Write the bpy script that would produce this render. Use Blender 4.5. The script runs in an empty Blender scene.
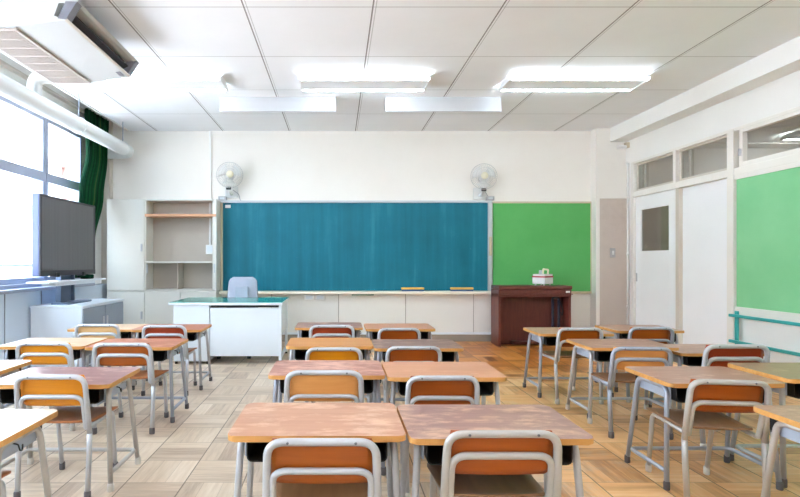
import bpy, bmesh, math, random
from mathutils import Vector, Matrix, Quaternion
random.seed(7)
SC = bpy.context.scene
COL = SC.collection
PI = math.pi

# ------------------------------------------------------------------ helpers
def box_bm(x0, x1, y0, y1, z0, z1, bev=0.0, seg=2):
    b = bmesh.new()
    bmesh.ops.create_cube(b, size=1.0)
    for v in b.verts:
        v.co = Vector(((x0+x1)/2+v.co.x*(x1-x0), (y0+y1)/2+v.co.y*(y1-y0), (z0+z1)/2+v.co.z*(z1-z0)))
    if bev > 0:
        bmesh.ops.bevel(b, geom=b.edges[:], offset=bev, segments=seg, profile=0.5, affect='EDGES')
    return b

def fillet(pts, rad, n=6):
    """round the inner corners of a polyline; rad a number or one per corner"""
    pts = [Vector(p) for p in pts]
    out = [pts[0]]
    for i in range(1, len(pts)-1):
        r = rad[i-1] if isinstance(rad, (list, tuple)) else rad
        p, a, c = pts[i], pts[i-1], pts[i+1]
        d1, d2 = (a-p), (c-p)
        l1, l2 = d1.length, d2.length
        d1.normalize(); d2.normalize()
        ang = d1.angle(d2)
        if r <= 0 or ang > PI-0.02:
            out.append(p); continue
        t = min(r/math.tan(ang/2), l1*0.49, l2*0.49)
        A, B = p+d1*t, p+d2*t
        for k in range(n+1):
            u = k/n
            out.append(A*(1-u)**2 + p*2*u*(1-u) + B*u*u)
    out.append(pts[-1])
    return out

class MB:
    def __init__(self):
        self.bm = bmesh.new()
    def _merge(self, b, mi=0, smooth=False):
        for f in b.faces:
            f.material_index = mi; f.smooth = smooth
        me = bpy.data.meshes.new('tmp'); b.to_mesh(me); b.free()
        self.bm.from_mesh(me); bpy.data.meshes.remove(me)
        return self
    def box(self, x0, x1, y0, y1, z0, z1, bev=0.0, mi=0, rot=None, piv=None):
        b = box_bm(min(x0,x1), max(x0,x1), min(y0,y1), max(y0,y1), min(z0,z1), max(z0,z1), bev)
        if rot is not None:
            p = Vector(piv) if piv else Vector(((x0+x1)/2, (y0+y1)/2, (z0+z1)/2))
            bmesh.ops.transform(b, matrix=Matrix.Translation(p) @ rot @ Matrix.Translation(-p), verts=b.verts[:])
        return self._merge(b, mi)
    def tube(self, pts, r, seg=12, closed=False, mi=0, caps=True):
        pts = [Vector(p) for p in pts]
        q = [pts[0]]
        for p in pts[1:]:
            if (p-q[-1]).length > 1e-6: q.append(p)
        pts = q; n = len(pts)
        b = bmesh.new(); rings = []
        prev = None; up = None
        for i, p in enumerate(pts):
            if closed: t = (pts[(i+1) % n]-pts[i-1]).normalized()
            elif i == 0: t = (pts[1]-pts[0]).normalized()
            elif i == n-1: t = (pts[-1]-pts[-2]).normalized()
            else: t = ((pts[i+1]-p).normalized()+(p-pts[i-1]).normalized()).normalized()
            if up is None:
                a = Vector((0,0,1)) if abs(t.z) < 0.9 else Vector((1,0,0))
                up = (a - t*a.dot(t)).normalized()
            else:
                up = prev.rotation_difference(t) @ up
                up = (up - t*up.dot(t)).normalized()
            prev = t
            s = t.cross(up)
            rr = r[i] if isinstance(r, (list, tuple)) else r
            rings.append([b.verts.new(p + (up*math.cos(2*PI*k/seg)+s*math.sin(2*PI*k/seg))*rr) for k in range(seg)])
        m = n if closed else n-1
        for i in range(m):
            A, B = rings[i], rings[(i+1) % n]
            for k in range(seg):
                b.faces.new((A[k], A[(k+1) % seg], B[(k+1) % seg], B[k]))
        if caps and not closed:
            b.faces.new(rings[0][::-1]); b.faces.new(rings[-1])
        bmesh.ops.recalc_face_normals(b, faces=b.faces[:])
        for f in b.faces: f.smooth = len(f.verts) == 4
        for f in b.faces: f.material_index = mi
        me = bpy.data.meshes.new('tmp'); b.to_mesh(me); b.free()
        self.bm.from_mesh(me); bpy.data.meshes.remove(me)
        return self
    def cyl(self, a, c, r, seg=20, mi=0, r2=None):
        return self.tube([a, c], [r, r2 if r2 is not None else r], seg, mi=mi)
    def slab(self, outline, z0, z1, bev=0.0, mi_top=0, mi_side=0, mi_bot=None, seg=2):
        """outline: list of (x,y) counter-clockwise"""
        b = bmesh.new()
        lo = [b.verts.new((x, y, z0)) for x, y in outline]
        hi = [b.verts.new((x, y, z1)) for x, y in outline]
        n = len(outline)
        b.faces.new(lo[::-1]); top = b.faces.new(hi)
        for i in range(n):
            b.faces.new((lo[i], lo[(i+1) % n], hi[(i+1) % n], hi[i]))
        if bev > 0:
            ed = [e for e in b.edges if abs(e.verts[0].co.z-e.verts[1].co.z) < 1e-6]
            bmesh.ops.bevel(b, geom=ed, offset=bev, segments=seg, profile=0.5, affect='EDGES')
        bmesh.ops.recalc_face_normals(b, faces=b.faces[:])
        for f in b.faces:
            f.material_index = mi_top if f.normal.z > 0.9 else ((mi_bot if mi_bot is not None else mi_side) if f.normal.z < -0.9 else mi_side)
        me = bpy.data.meshes.new('tmp'); b.to_mesh(me); b.free()
        self.bm.from_mesh(me); bpy.data.meshes.remove(me)
        return self
    def prism(self, prof, axis, a, c, mi=0):
        """prof: list of 2D points in the plane across axis ('x': (y,z), 'y': (x,z)); extruded a..c"""
        b = bmesh.new()
        def P(u, v, w): return (w, u, v) if axis == 'x' else ((u, w, v) if axis == 'y' else (u, v, w))
        A = [b.verts.new(P(u, v, a)) for u, v in prof]
        B = [b.verts.new(P(u, v, c)) for u, v in prof]
        n = len(prof)
        b.faces.new(A); b.faces.new(B[::-1])
        for i in range(n): b.faces.new((A[i], B[i], B[(i+1) % n], A[(i+1) % n]))
        bmesh.ops.recalc_face_normals(b, faces=b.faces[:])
        return self._merge(b, mi)
    def lathe(self, prof, center, axis='z', seg=24, mi=0, smooth=True):
        """prof: (radius, height) pairs"""
        b = bmesh.new(); rings = []
        c = Vector(center)
        for r, h in prof:
            ring = []
            for k in range(seg):
                a = 2*PI*k/seg
                u, v = r*math.cos(a), r*math.sin(a)
                d = (u, v, h) if axis == 'z' else ((u, h, v) if axis == 'y' else (h, u, v))
                ring.append(b.verts.new(c+Vector(d)))
            rings.append(ring)
        for i in range(len(rings)-1):
            for k in range(seg):
                b.faces.new((rings[i][k], rings[i][(k+1) % seg], rings[i+1][(k+1) % seg], rings[i+1][k]))
        b.faces.new(rings[0][::-1]); b.faces.new(rings[-1])
        bmesh.ops.remove_doubles(b, verts=b.verts[:], dist=1e-6)
        bmesh.ops.recalc_face_normals(b, faces=b.faces[:])
        return self._merge(b, mi, smooth)
    def grid(self, fn, nu, nv, thick=None, mi=0):
        """fn(u,v)->point, u,v in 0..1; optional solid thickness"""
        b = bmesh.new()
        V = [[b.verts.new(fn(i/nu, j/nv)) for j in range(nv+1)] for i in range(nu+1)]
        for i in range(nu):
            for j in range(nv):
                b.faces.new((V[i][j], V[i+1][j], V[i+1][j+1], V[i][j+1]))
        bmesh.ops.recalc_face_normals(b, faces=b.faces[:])
        if thick:
            bmesh.ops.solidify(b, geom=b.faces[:], thickness=thick)
        bmesh.ops.recalc_face_normals(b, faces=b.faces[:])
        return self._merge(b, mi, True)
    def xform(self, M):
        bmesh.ops.transform(self.bm, matrix=M, verts=self.bm.verts[:]); return self
    def build(self, name, mats, parent=None, loc=None):
        me = bpy.data.meshes.new(name)
        self.bm.to_mesh(me); self.bm.free()
        for m in (mats if isinstance(mats, (list, tuple)) else [mats]): me.materials.append(m)
        o = bpy.data.objects.new(name, me); COL.objects.link(o)
        if parent: o.parent = parent
        if loc: o.location = loc
        return o

def thing(name, label, cat, loc=(0,0,0), rz=0.0, group=None):
    o = bpy.data.objects.new(name, None); COL.objects.link(o)
    o.empty_display_size = 0.1
    o.location = loc; o.rotation_euler = (0, 0, rz)
    o['label'] = label; o['category'] = cat
    if group: o['group'] = group
    return o
def tag(o, label, cat, group=None):
    o['label'] = label; o['category'] = cat
    if group: o['group'] = group
    return o
def struct(o):
    o['kind'] = 'structure'; return o
def obj_mat(o, m, i=0):
    o.material_slots[i].link = 'OBJECT'; o.material_slots[i].material = m
def dup(root):
    r = root.copy(); COL.objects.link(r)
    for ch in list(root.children):
        c = ch.copy(); COL.objects.link(c); c.parent = r
        for g in list(ch.children):
            d = g.copy(); COL.objects.link(d); d.parent = c
    return r
def rrect(x0, x1, y0, y1, r, n=5):
    pts = []
    for cx, cy, a0 in ((x1-r, y0+r, -PI/2), (x1-r, y1-r, 0), (x0+r, y1-r, PI/2), (x0+r, y0+r, PI)):
        for k in range(n+1):
            a = a0+PI/2*k/n
            pts.append((cx+r*math.cos(a), cy+r*math.sin(a)))
    return pts

# ------------------------------------------------------------------ materials
def lin(c):
    def f(v):
        v /= 255.0
        return v/12.92 if v <= 0.04045 else ((v+0.055)/1.055)**2.4
    return (f(c[0]), f(c[1]), f(c[2]), 1.0)

class NT:
    def __init__(self, name):
        self.m = bpy.data.materials.new(name); self.m.use_nodes = True
        self.t = self.m.node_tree; self.t.nodes.clear()
        self.out = self.t.nodes.new('ShaderNodeOutputMaterial')
    def n(self, typ, ins=None, **props):
        nd = self.t.nodes.new(typ)
        for k, v in props.items(): setattr(nd, k, v)
        for k, v in (ins or {}).items(): self.set(nd.inputs[k], v)
        return nd
    def set(self, sock, v):
        if isinstance(v, bpy.types.NodeSocket): self.t.links.new(v, sock)
        else: sock.default_value = v
    def math(self, op, a, b=None, clamp=False):
        nd = self.t.nodes.new('ShaderNodeMath'); nd.operation = op; nd.use_clamp = clamp
        self.set(nd.inputs[0], a)
        if b is not None: self.set(nd.inputs[1], b)
        return nd.outputs[0]
    def mix(self, f, a, b, bt='MIX'):
        nd = self.t.nodes.new('ShaderNodeMix'); nd.data_type = 'RGBA'; nd.blend_type = bt
        self.set(nd.inputs[0], f); self.set(nd.inputs[6], a); self.set(nd.inputs[7], b)
        return nd.outputs[2]
    def ramp(self, f, stops):
        nd = self.t.nodes.new('ShaderNodeValToRGB'); cr = nd.color_ramp
        while len(cr.elements) < len(stops): cr.elements.new(0.5)
        for e, (p, c) in zip(cr.elements, stops):
            e.position = p; e.color = c
        self.set(nd.inputs[0], f)
        return nd.outputs[0]
    def coord(self): return self.n('ShaderNodeTexCoord').outputs['Object']
    def noise(self, vec, scale, detail=3.0, rough=0.55, w=None):
        ins = {'Vector': vec, 'Scale': scale, 'Detail': detail, 'Roughness': rough}
        nd = self.t.nodes.new('ShaderNodeTexNoise')
        if w is not None:
            nd.noise_dimensions = '4D'; ins['W'] = w
        for k, v in ins.items(): self.set(nd.inputs[k], v)
        return nd.outputs['Fac']
    def mapv(self, vec, scale=(1,1,1), loc=(0,0,0), rot=(0,0,0)):
        return self.n('ShaderNodeMapping', {'Vector': vec, 'Scale': scale, 'Location': loc, 'Rotation': rot}).outputs[0]
    def bsdf(self, color, rough=0.5, metal=0.0, spec=0.5, bump=None, bstr=0.1, bdist=0.01, coat=0.0, **kw):
        p = self.n('ShaderNodeBsdfPrincipled')
        self.set(p.inputs['Base Color'], color); self.set(p.inputs['Roughness'], rough)
        self.set(p.inputs['Metallic'], metal); self.set(p.inputs['Specular IOR Level'], spec)
        if coat: p.inputs['Coat Weight'].default_value = coat; p.inputs['Coat Roughness'].default_value = 0.15
        for k, v in kw.items(): self.set(p.inputs[k], v)
        if bump is not None:
            bn = self.n('ShaderNodeBump', {'Strength': bstr, 'Distance': bdist, 'Height': bump})
            self.t.links.new(bn.outputs[0], p.inputs['Normal'])
        self.t.links.new(p.outputs[0], self.out.inputs[0])
        return self.m

def paint(name, c, rough=0.5, var=0.06, scale=3.0, metal=0.0, spec=0.5, bump=0.0, bscale=60.0):
    t = NT(name); v = t.coord()
    n1 = t.noise(v, scale, 4.0)
    c = lin(c)
    d = tuple(max(0, x*(1-var)) for x in c[:3])+(1,)
    e = tuple(min(1, x*(1+var)) for x in c[:3])+(1,)
    colr = t.ramp(n1, [(0.3, d), (0.7, e)])
    b = t.noise(v, bscale, 3.0) if bump else None
    return t.bsdf(colr, rough, metal, spec, b, bump)

def wood(name, dark, light, worn=None, wear=0.0, rough=0.35, axis='x', grain=1.0, spec=0.5):
    t = NT(name); v = t.coord()
    rnd = t.n('ShaderNodeObjectInfo').outputs['Random']
    w = t.math('MULTIPLY', rnd, 40.0)
    sc = {'x': (1.6, 22, 22), 'y': (22, 1.6, 22), 'z': (22, 22, 1.6)}[axis]
    mv = t.mapv(v, sc)
    g = t.noise(mv, 1.6*grain, 6.0, 0.62, w)
    big = t.noise(t.mapv(v, (3, 5, 5)), 1.0, 3.0, 0.5, w)
    g2 = t.math('ADD', t.math('MULTIPLY', g, 0.7), t.math('MULTIPLY', big, 0.3))
    colr = t.ramp(g2, [(0.33, lin(dark)), (0.68, lin(light))])
    if worn:
        wn = t.noise(t.mapv(v, (5, 11, 11)), 1.3, 7.0, 0.68, t.math('ADD', w, 3.0))
        f = t.ramp(wn, [(0.62-wear*0.3, (0,0,0,1)), (0.74-wear*0.22, (1,1,1,1))])
        colr = t.mix(f, colr, lin(worn))
    return t.bsdf(colr, rough, 0.0, spec, g, 0.05, 0.004)

def emit(name, c, s):
    t = NT(name); e = t.n('ShaderNodeEmission', {'Color': c, 'Strength': s})
    t.t.links.new(e.outputs[0], t.out.inputs[0]); return t.m

def glass(name, tint=(0.97,0.98,0.98,1), refl=0.5):
    t = NT(name)
    tr = t.n('ShaderNodeBsdfTransparent', {'Color': tint})
    gl = t.n('ShaderNodeBsdfGlossy', {'Color': (1,1,1,1), 'Roughness': 0.02})
    fc = t.n('ShaderNodeLayerWeight', {'Blend': 0.5}).outputs['Facing']
    fr = t.math('ADD', 0.04, t.math('MULTIPLY', t.math('POWER', fc, 5.0), 0.8))
    mx = t.n('ShaderNodeMixShader', {0: t.math('MULTIPLY', fr, refl, True)})
    t.t.links.new(tr.outputs[0], mx.inputs[1]); t.t.links.new(gl.outputs[0], mx.inputs[2])
    t.t.links.new(mx.outputs[0], t.out.inputs[0]); return t.m

def floor_material():
    t = NT('parquet'); v = t.coord()
    s = t.n('ShaderNodeSeparateXYZ', {0: v})
    B = 0.2925
    u = t.math('DIVIDE', t.math('SUBTRACT', s.outputs[0], -1.051), B)
    w = t.math('DIVIDE', t.math('SUBTRACT', s.outputs[1], 2.654), B)
    iu, iw = t.math('FLOOR', u), t.math('FLOOR', w)
    fu, fw = t.math('SUBTRACT', u, iu), t.math('SUBTRACT', w, iw)
    par = t.math('FLOORED_MODULO', t.math('ADD', iu, iw), 2.0)
    # par 0: strips run along y (split across u) ; par 1: along x
    a = t.math('ADD', t.math('MULTIPLY', fu, t.math('SUBTRACT', 1.0, par)), t.math('MULTIPLY', fw, par))
    st = t.math('MULTIPLY', a, 3.0)
    ist = t.math('FLOOR', st); fst = t.math('SUBTRACT', st, ist)
    idv = t.n('ShaderNodeCombineXYZ', {0: iu, 1: iw, 2: ist}).outputs[0]
    wn = t.n('ShaderNodeTexWhiteNoise', {'Vector': idv}).outputs['Value']
    idb = t.n('ShaderNodeCombineXYZ', {0: iu, 1: iw, 2: 9.0}).outputs[0]
    wb = t.n('ShaderNodeTexWhiteNoise', {'Vector': idb}).outputs['Value']
    g0 = t.noise(t.mapv(v, (34, 3.0, 1)), 1.0, 6.0, 0.65, t.math('MULTIPLY', wn, 20.0))
    g1 = t.noise(t.mapv(v, (3.0, 34, 1)), 1.0, 6.0, 0.65, t.math('MULTIPLY', wn, 20.0))
    gr = t.n('ShaderNodeMix', {0: par, 2: g0, 3: g1}).outputs[0]
    tone = t.math('ADD', t.math('MULTIPLY', gr, 0.62), t.math('ADD', t.math('MULTIPLY', wn, 0.24), t.math('MULTIPLY', wb, 0.14)))
    worn = t.ramp(tone, [(0.30, lin(FLOOR_WORN_GLARE[0])), (0.5, lin(FLOOR_WORN_GLARE[1])), (0.72, lin(FLOOR_WORN_GLARE[2]))])
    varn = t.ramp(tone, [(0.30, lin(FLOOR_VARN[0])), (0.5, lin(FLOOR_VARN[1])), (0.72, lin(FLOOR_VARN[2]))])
    # patchy old varnish, most toward door and organ; paleness toward windows paints their glare
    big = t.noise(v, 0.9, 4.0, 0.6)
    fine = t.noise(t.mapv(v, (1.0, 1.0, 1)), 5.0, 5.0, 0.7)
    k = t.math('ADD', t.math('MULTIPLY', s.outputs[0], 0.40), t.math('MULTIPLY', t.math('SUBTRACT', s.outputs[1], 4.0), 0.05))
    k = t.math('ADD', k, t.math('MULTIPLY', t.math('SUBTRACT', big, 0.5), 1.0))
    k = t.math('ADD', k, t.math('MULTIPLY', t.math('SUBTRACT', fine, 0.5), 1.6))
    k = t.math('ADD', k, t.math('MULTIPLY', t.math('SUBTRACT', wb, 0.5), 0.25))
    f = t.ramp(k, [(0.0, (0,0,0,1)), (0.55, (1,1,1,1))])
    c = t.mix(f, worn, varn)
    # thick fresh amber varnish left in front of the organ
    dx = t.math('DIVIDE', t.math('SUBTRACT', s.outputs[0], 2.1), 1.5)
    dy = t.math('DIVIDE', t.math('SUBTRACT', s.outputs[1], 6.3), 1.5)
    d2 = t.math('ADD', t.math('MULTIPLY', dx, dx), t.math('MULTIPLY', dy, dy))
    d2 = t.math('ADD', d2, t.math('MULTIPLY', t.math('SUBTRACT', fine, 0.5), 1.4))
    fo = t.ramp(d2, [(0.3, (0.9,0.9,0.9,1)), (1.3, (0,0,0,1))])
    amb = t.ramp(tone, [(0.30, lin((132,70,20))), (0.5, lin((190,108,34))), (0.72, lin((228,152,60)))])
    c = t.mix(fo, c, amb)
    # joints
    def edge(fr, wd):
        e = t.math('MINIMUM', fr, t.math('SUBTRACT', 1.0, fr))
        return t.math('LESS_THAN', e, wd)
    ju = edge(fu, 0.011); jw = edge(fw, 0.006); js = edge(fst, 0.012)
    j = t.math('MAXIMUM', t.math('MULTIPLY', ju, 0.75), t.math('MAXIMUM', t.math('MULTIPLY', jw, 0.5), t.math('MULTIPLY', js, 0.3)))
    c = t.mix(j, c, lin((70, 50, 38)))
    rg = t.math('ADD', 0.24, t.math('MULTIPLY', fine, 0.26))
    h = t.math('SUBTRACT', t.math('MULTIPLY', gr, 0.25), j)
    return t.bsdf(c, rg, 0.0, 0.5, h, 0.12, 0.004)

FLOOR_WORN_GLARE = [(172,148,126), (208,186,160), (230,212,190)]  # worn wood tone that also carries the painted window glare
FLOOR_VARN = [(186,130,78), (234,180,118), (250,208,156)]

def ceiling_material():
    t = NT('ceiling_board'); v = t.coord()
    s = t.n('ShaderNodeSeparateXYZ', {0: v})
    def lines(x, off, per, wd):
        q = t.math('DIVIDE', t.math('SUBTRACT', x, off), per)
        fr = t.math('FRACT', q)
        e = t.math('MINIMUM', fr, t.math('SUBTRACT', 1.0, fr))
        return t.math('LESS_THAN', e, wd/per)
    lx = lines(s.outputs[0], -1.572, 0.913, 0.0055)
    lx2 = t.math('MULTIPLY', lines(s.outputs[0], -1.572+0.022, 0.913, 0.003), 0.45)
    ly = lines(s.outputs[1], 4.68, 0.91, 0.0045)
    n = t.noise(v, 2.0, 4.0)
    sp = t.noise(v, 90.0, 2.0)
    base = t.ramp(n, [(0.3, lin((241,242,246))), (0.7, lin((245,246,250)))])
    c = t.mix(t.math('MULTIPLY', ly, 0.55), base, lin((120,114,112)))
    c = t.mix(t.math('MAXIMUM', t.math('MULTIPLY', lx, 0.8), lx2), c, lin((104,98,98)))
    return t.bsdf(c, 0.85, 0, 0.2, sp, 0.05)

def wall_material(name, c1, c2, stains=0.0, sc=(200,190,178)):
    t = NT(name); v = t.coord()
    n = t.noise(v, 1.3, 5.0, 0.6); f = t.noise(v, 45.0, 3.0)
    c = t.ramp(n, [(0.3, lin(c1)), (0.7, lin(c2))])
    if stains:
        q = t.noise(v, 2.6, 7.0, 0.7)
        c = t.mix(t.ramp(q, [(0.5, (0,0,0,1)), (0.8, (stains,stains,stains,1))]), c, lin(sc))
    return t.bsdf(c, 0.75, 0, 0.25, f, 0.12, 0.004)

def chalk_material():
    t = NT('chalkboard_green'); v = t.coord()
    streak = t.noise(t.mapv(v, (7, 1, 0.35)), 1.0, 4.0, 0.6)
    cloud = t.noise(v, 2.2, 5.0, 0.6)
    spk = t.noise(v, 60.0, 2.0, 0.5)
    k = t.math('ADD', t.math('MULTIPLY', streak, 0.65), t.math('MULTIPLY', cloud, 0.35))
    c = t.ramp(k, [(0.32, lin((0,98,118))), (0.55, lin((8,114,136))), (0.75, lin((40,138,158)))])
    c = t.mix(t.ramp(spk, [(0.72, (0,0,0,1)), (0.8, (0.35,0.35,0.35,1))]), c, lin((150,190,190)))
    return t.bsdf(c, 0.55, 0, 0.35)

def green_board(name, a, b):
    t = NT(name); v = t.coord()
    n = t.noise(v, 2.0, 4.0); f = t.noise(v, 160.0, 2.0)
    c = t.ramp(n, [(0.3, lin(a)), (0.7, lin(b))])
    return t.bsdf(c, 0.9, 0, 0.15, f, 0.15, 0.003)

def curtain_material():
    t = NT('curtain_cloth'); v = t.coord()
    uv = t.n('ShaderNodeTexCoord').outputs['UV']
    s = t.n('ShaderNodeSeparateXYZ', {0: uv})
    st = t.noise(t.n('ShaderNodeCombineXYZ', {0: t.math('MULTIPLY', s.outputs[0], 14.0), 1: 0.3, 2: 0.0}).outputs[0], 1.0, 4.0, 0.65)
    weave = t.noise(v, 160.0, 2.0)
    c = t.ramp(st, [(0.34, lin((10,24,20))), (0.47, lin((14,56,36))), (0.60, lin((26,84,48))), (0.74, lin((130,128,70)))])
    return t.bsdf(c, 0.9, 0, 0.1, weave, 0.2, 0.002)

M = {}
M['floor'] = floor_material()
M['ceiling'] = ceiling_material()
M['wall'] = wall_material('wall_cream', (236,231,224), (241,237,231), 0.25, (222,212,202))
M['wall_white'] = wall_material('wall_white', (236,235,232), (242,241,238))
M['wall_low'] = wall_material('wall_bluegrey', (208,222,240), (216,229,244), 0.2, (192,206,222))
M['panel_white'] = wall_material('panel_white', (230,227,220), (236,233,227), 0.2, (214,208,198))
M['tan'] = wall_material('wall_tan', (196,182,172), (210,198,188), 0.7, (176,158,148))
M['trim'] = paint('trim_offwhite', (232,229,222), 0.45, 0.02)
M['trim_beige'] = paint('trim_beige', (206,198,186), 0.5, 0.03)
M['skirt'] = paint('skirting_grey', (150,138,126), 0.5, 0.12, 2.0)
M['door'] = paint('door_white', (242,243,245), 0.4, 0.02, 1.5)
M['alu'] = paint('aluminium_blue', (166,174,192), 0.35, 0.03, metal=0.25)
M['glass'] = glass('window_glass')
M['glass_in'] = glass('corridor_glass', (0.84,0.86,0.86,1), 1.3)
M['glass_door'] = glass('door_glass', (0.70,0.70,0.69,1), 1.0)
M['steel'] = paint('tube_grey', (194,195,200), 0.35, 0.06, 8.0, metal=0.35)
M['steel_blue'] = paint('tube_bluegrey', (172,178,192), 0.35, 0.06, 8.0, metal=0.35)
M['steel_warm'] = paint('tube_warmgrey', (190,185,180), 0.35, 0.06, 8.0, metal=0.3)
M['panel_steel'] = paint('desk_side_steel', (176,186,202), 0.4, 0.05, 6.0, metal=0.15)
M['tray'] = paint('tray_black', (26,25,26), 0.55, 0.15, 6.0)
M['cap_dark'] = paint('foot_cap_grey', (98,92,94), 0.7, 0.1, 10.0)
M['cap_white'] = paint('foot_cap_white', (214,208,198), 0.7, 0.06, 10.0)
M['hook'] = paint('hook_black', (40,40,42), 0.4, 0.1)
M['screw'] = paint('screw_steel', (120,120,124), 0.3, 0.1, metal=0.8)
M['white_metal'] = paint('white_metal', (226,232,238), 0.4, 0.02)
M['white_plastic'] = paint('white_plastic', (240,240,238), 0.45, 0.02)
M['lamp_body'] = paint('lamp_body_white', (240,241,243), 0.5, 0.01)
M['hood'] = paint('hood_grey_white', (192,193,196), 0.5, 0.01)
M['duct'] = paint('duct_white', (226,228,228), 0.4, 0.02)
M['ac_body'] = paint('ac_offwhite', (206,207,208), 0.42, 0.02)
M['ac_grille'] = paint('ac_grille', (182,170,162), 0.6, 0.04)
M['ac_dark'] = paint('ac_slot_dark', (58,52,56), 0.5, 0.15)
M['ac_cap'] = paint('ac_end_grey', (132,132,142), 0.45, 0.05)
M['ac_edge'] = paint('ac_edge_beige', (214,206,196), 0.5, 0.03)
M['tv_screen'] = None
M['tv_case'] = paint('tv_case_silver', (96,106,142), 0.35, 0.04, metal=0.3)
M['tv_bezel'] = paint('tv_bezel_dark', (58,58,66), 0.35, 0.06)
M['stand_steel'] = paint('stand_steel', (110,124,146), 0.4, 0.06, metal=0.3)
M['cab_blue'] = paint('cabinet_light_blue', (232,240,250), 0.4, 0.03)
M['cab_grey'] = paint('cabinet_grey_door', (142,152,166), 0.4, 0.04)
M['cab_cream'] = paint('locker_cream', (222,220,212), 0.45, 0.03, 1.5)
M['cab_inside'] = paint('locker_inside', (186,176,164), 0.6, 0.06, 1.5)
M['shelf_wood'] = wood('shelf_wood', (196,140,104), (222,172,136), rough=0.45)
M['teal_top'] = paint('desk_mat_green', (10,150,136), 0.16, 0.05, 2.0, spec=0.3)
M['chair_cloth'] = paint('office_chair_grey', (176,180,196), 0.7, 0.04, 6.0, bump=0.1)
M['black_plastic'] = paint('black_plastic', (34,33,34), 0.5, 0.1)
M['organ'] = wood('organ_wood', (92,42,36), (122,62,52), rough=0.3, axis='z', grain=1.3)
M['organ_dark'] = wood('organ_panel', (76,32,27), (112,52,42), rough=0.4, axis='z', grain=2.2)
M['navy'] = paint('navy_metal', (36,38,56), 0.4, 0.1)
M['label_white'] = paint('label_white', (234,234,232), 0.5, 0.02)
M['red'] = paint('band_red', (184,44,66), 0.45, 0.05)
M['fan_white'] = paint('fan_white', (226,226,224), 0.4, 0.02)
M['fan_wire'] = paint('fan_wire', (196,196,194), 0.4, 0.02)
M['fan_hub'] = paint('fan_hub_cream', (238,232,206), 0.45, 0.02)
M['chalk'] = chalk_material()
M['board_frame'] = paint('board_frame_silver', (196,202,206), 0.4, 0.03, metal=0.2)
M['board_frame_tan'] = paint('board_frame_tan', (206,192,166), 0.5, 0.05)
M['tray_cream'] = paint('chalk_tray_cream', (238,230,214), 0.45, 0.03)
M['eraser_yellow'] = wood('eraser_handle', (226,170,60), (244,206,110), rough=0.5)
M['eraser_blue'] = paint('eraser_felt_blue', (60,100,150), 0.9, 0.1)
M['green_back'] = green_board('board_green', (92,174,98), (104,184,108))
M['green_side'] = green_board('board_pale_green', (130,200,146), (142,208,156))
M['teal_rail'] = paint('rail_teal', (54,168,166), 0.4, 0.05)
M['curtain'] = curtain_material()
M['grey_box'] = paint('box_grey', (170,170,172), 0.5, 0.05)
M['bar_green'] = paint('dull_green', (120,146,130), 0.6, 0.05)
M['out_wall'] = wall_material('outside_render', (226,214,208), (234,222,216))
M['out_band'] = paint('outside_band', (112,78,70), 0.7, 0.05)
M['out_pipe'] = paint('outside_white', (238,238,242), 0.4, 0.02)
M['out_ground'] = paint('outside_concrete', (168,168,168), 0.8, 0.05)
M['ply_edge'] = wood('ply_edge', (190,130,64), (226,170,98), rough=0.5, grain=0.7)
M['tube'] = emit('lamp_tube_lit', (0.80, 0.91, 1.0, 1), 10.0)
M['tube_board'] = emit('board_lamp_tube', (0.80, 0.91, 1.0, 1), 1.9)
M['tube_hall'] = emit('hall_lamp_tube', (0.88, 0.95, 1.0, 1), 12.0)

def tv_mat():
    t = NT('tv_screen_reflect'); v = t.coord()
    st = t.noise(t.mapv(v, (1, 26, 0.6)), 1.0, 3.0)  # room reflections painted as grey with faint upright streaks
    c = t.ramp(st, [(0.35, lin((94,95,100))), (0.65, lin((100,101,106)))])
    return t.bsdf(c, 0.38, 0.0, 0.6)
M['tv_screen'] = tv_mat()

TOPS = {
 'orange':  wood('top_orange', (184,128,96), (204,150,118), (222,180,150), 0.4, 0.32),
 'tan':     wood('top_tan', (202,138,98), (222,162,124), (230,178,144), 0.15, 0.32),
 'amber':   wood('top_amber', (206,134,66), (224,158,88), rough=0.34),
 'pinkish': wood('top_redworn', (162,100,82), (192,130,108), (224,174,152), 0.6, 0.34),
 'purple':  wood('top_purple', (138,98,90), (168,128,114), (210,166,138), 0.5, 0.33),
 'dusk':    wood('top_dark', (120,88,78), (150,116,100), (186,150,124), 0.45, 0.35),
 'mauve':   wood('top_mauve', (132,88,84), (156,112,106), (190,150,142), 0.35, 0.30),
 'brown':   wood('top_brown', (160,118,96), (184,144,120), (204,168,146), 0.3, 0.33),
 'redbrown':wood('top_redbrown', (164,92,66), (190,120,88), (206,146,116), 0.3, 0.32),
 'pale':    wood('top_pale_glare', (206,168,134), (226,192,160), (236,208,182), 0.3, 0.3),  # light tan wood, whitened to paint in window glare
 'olive':   wood('top_olive', (150,120,90), (172,142,112), (192,164,134), 0.25, 0.34),
}
BACKS = {
 'orange': wood('back_orange', (152,72,6), (180,92,20), rough=0.33),
 'amber':  wood('back_amber', (208,122,4), (234,152,22), rough=0.33),
 'rust':   wood('back_rust', (150,66,4), (174,84,16), rough=0.33),
 'red':    wood('back_red', (150,50,18), (174,70,32), rough=0.33),
 'light':  wood('back_light', (224,148,76), (240,170,98), rough=0.36),
 'pale':   wood('back_pale', (228,176,112), (240,198,142), rough=0.36),
}
SEATS = {
 'brown': wood('seat_brown', (120,82,52), (150,108,72), rough=0.35, axis='y'),
 'orange': wood('seat_orange', (160,92,44), (188,120,66), rough=0.33, axis='y'),
}

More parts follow.
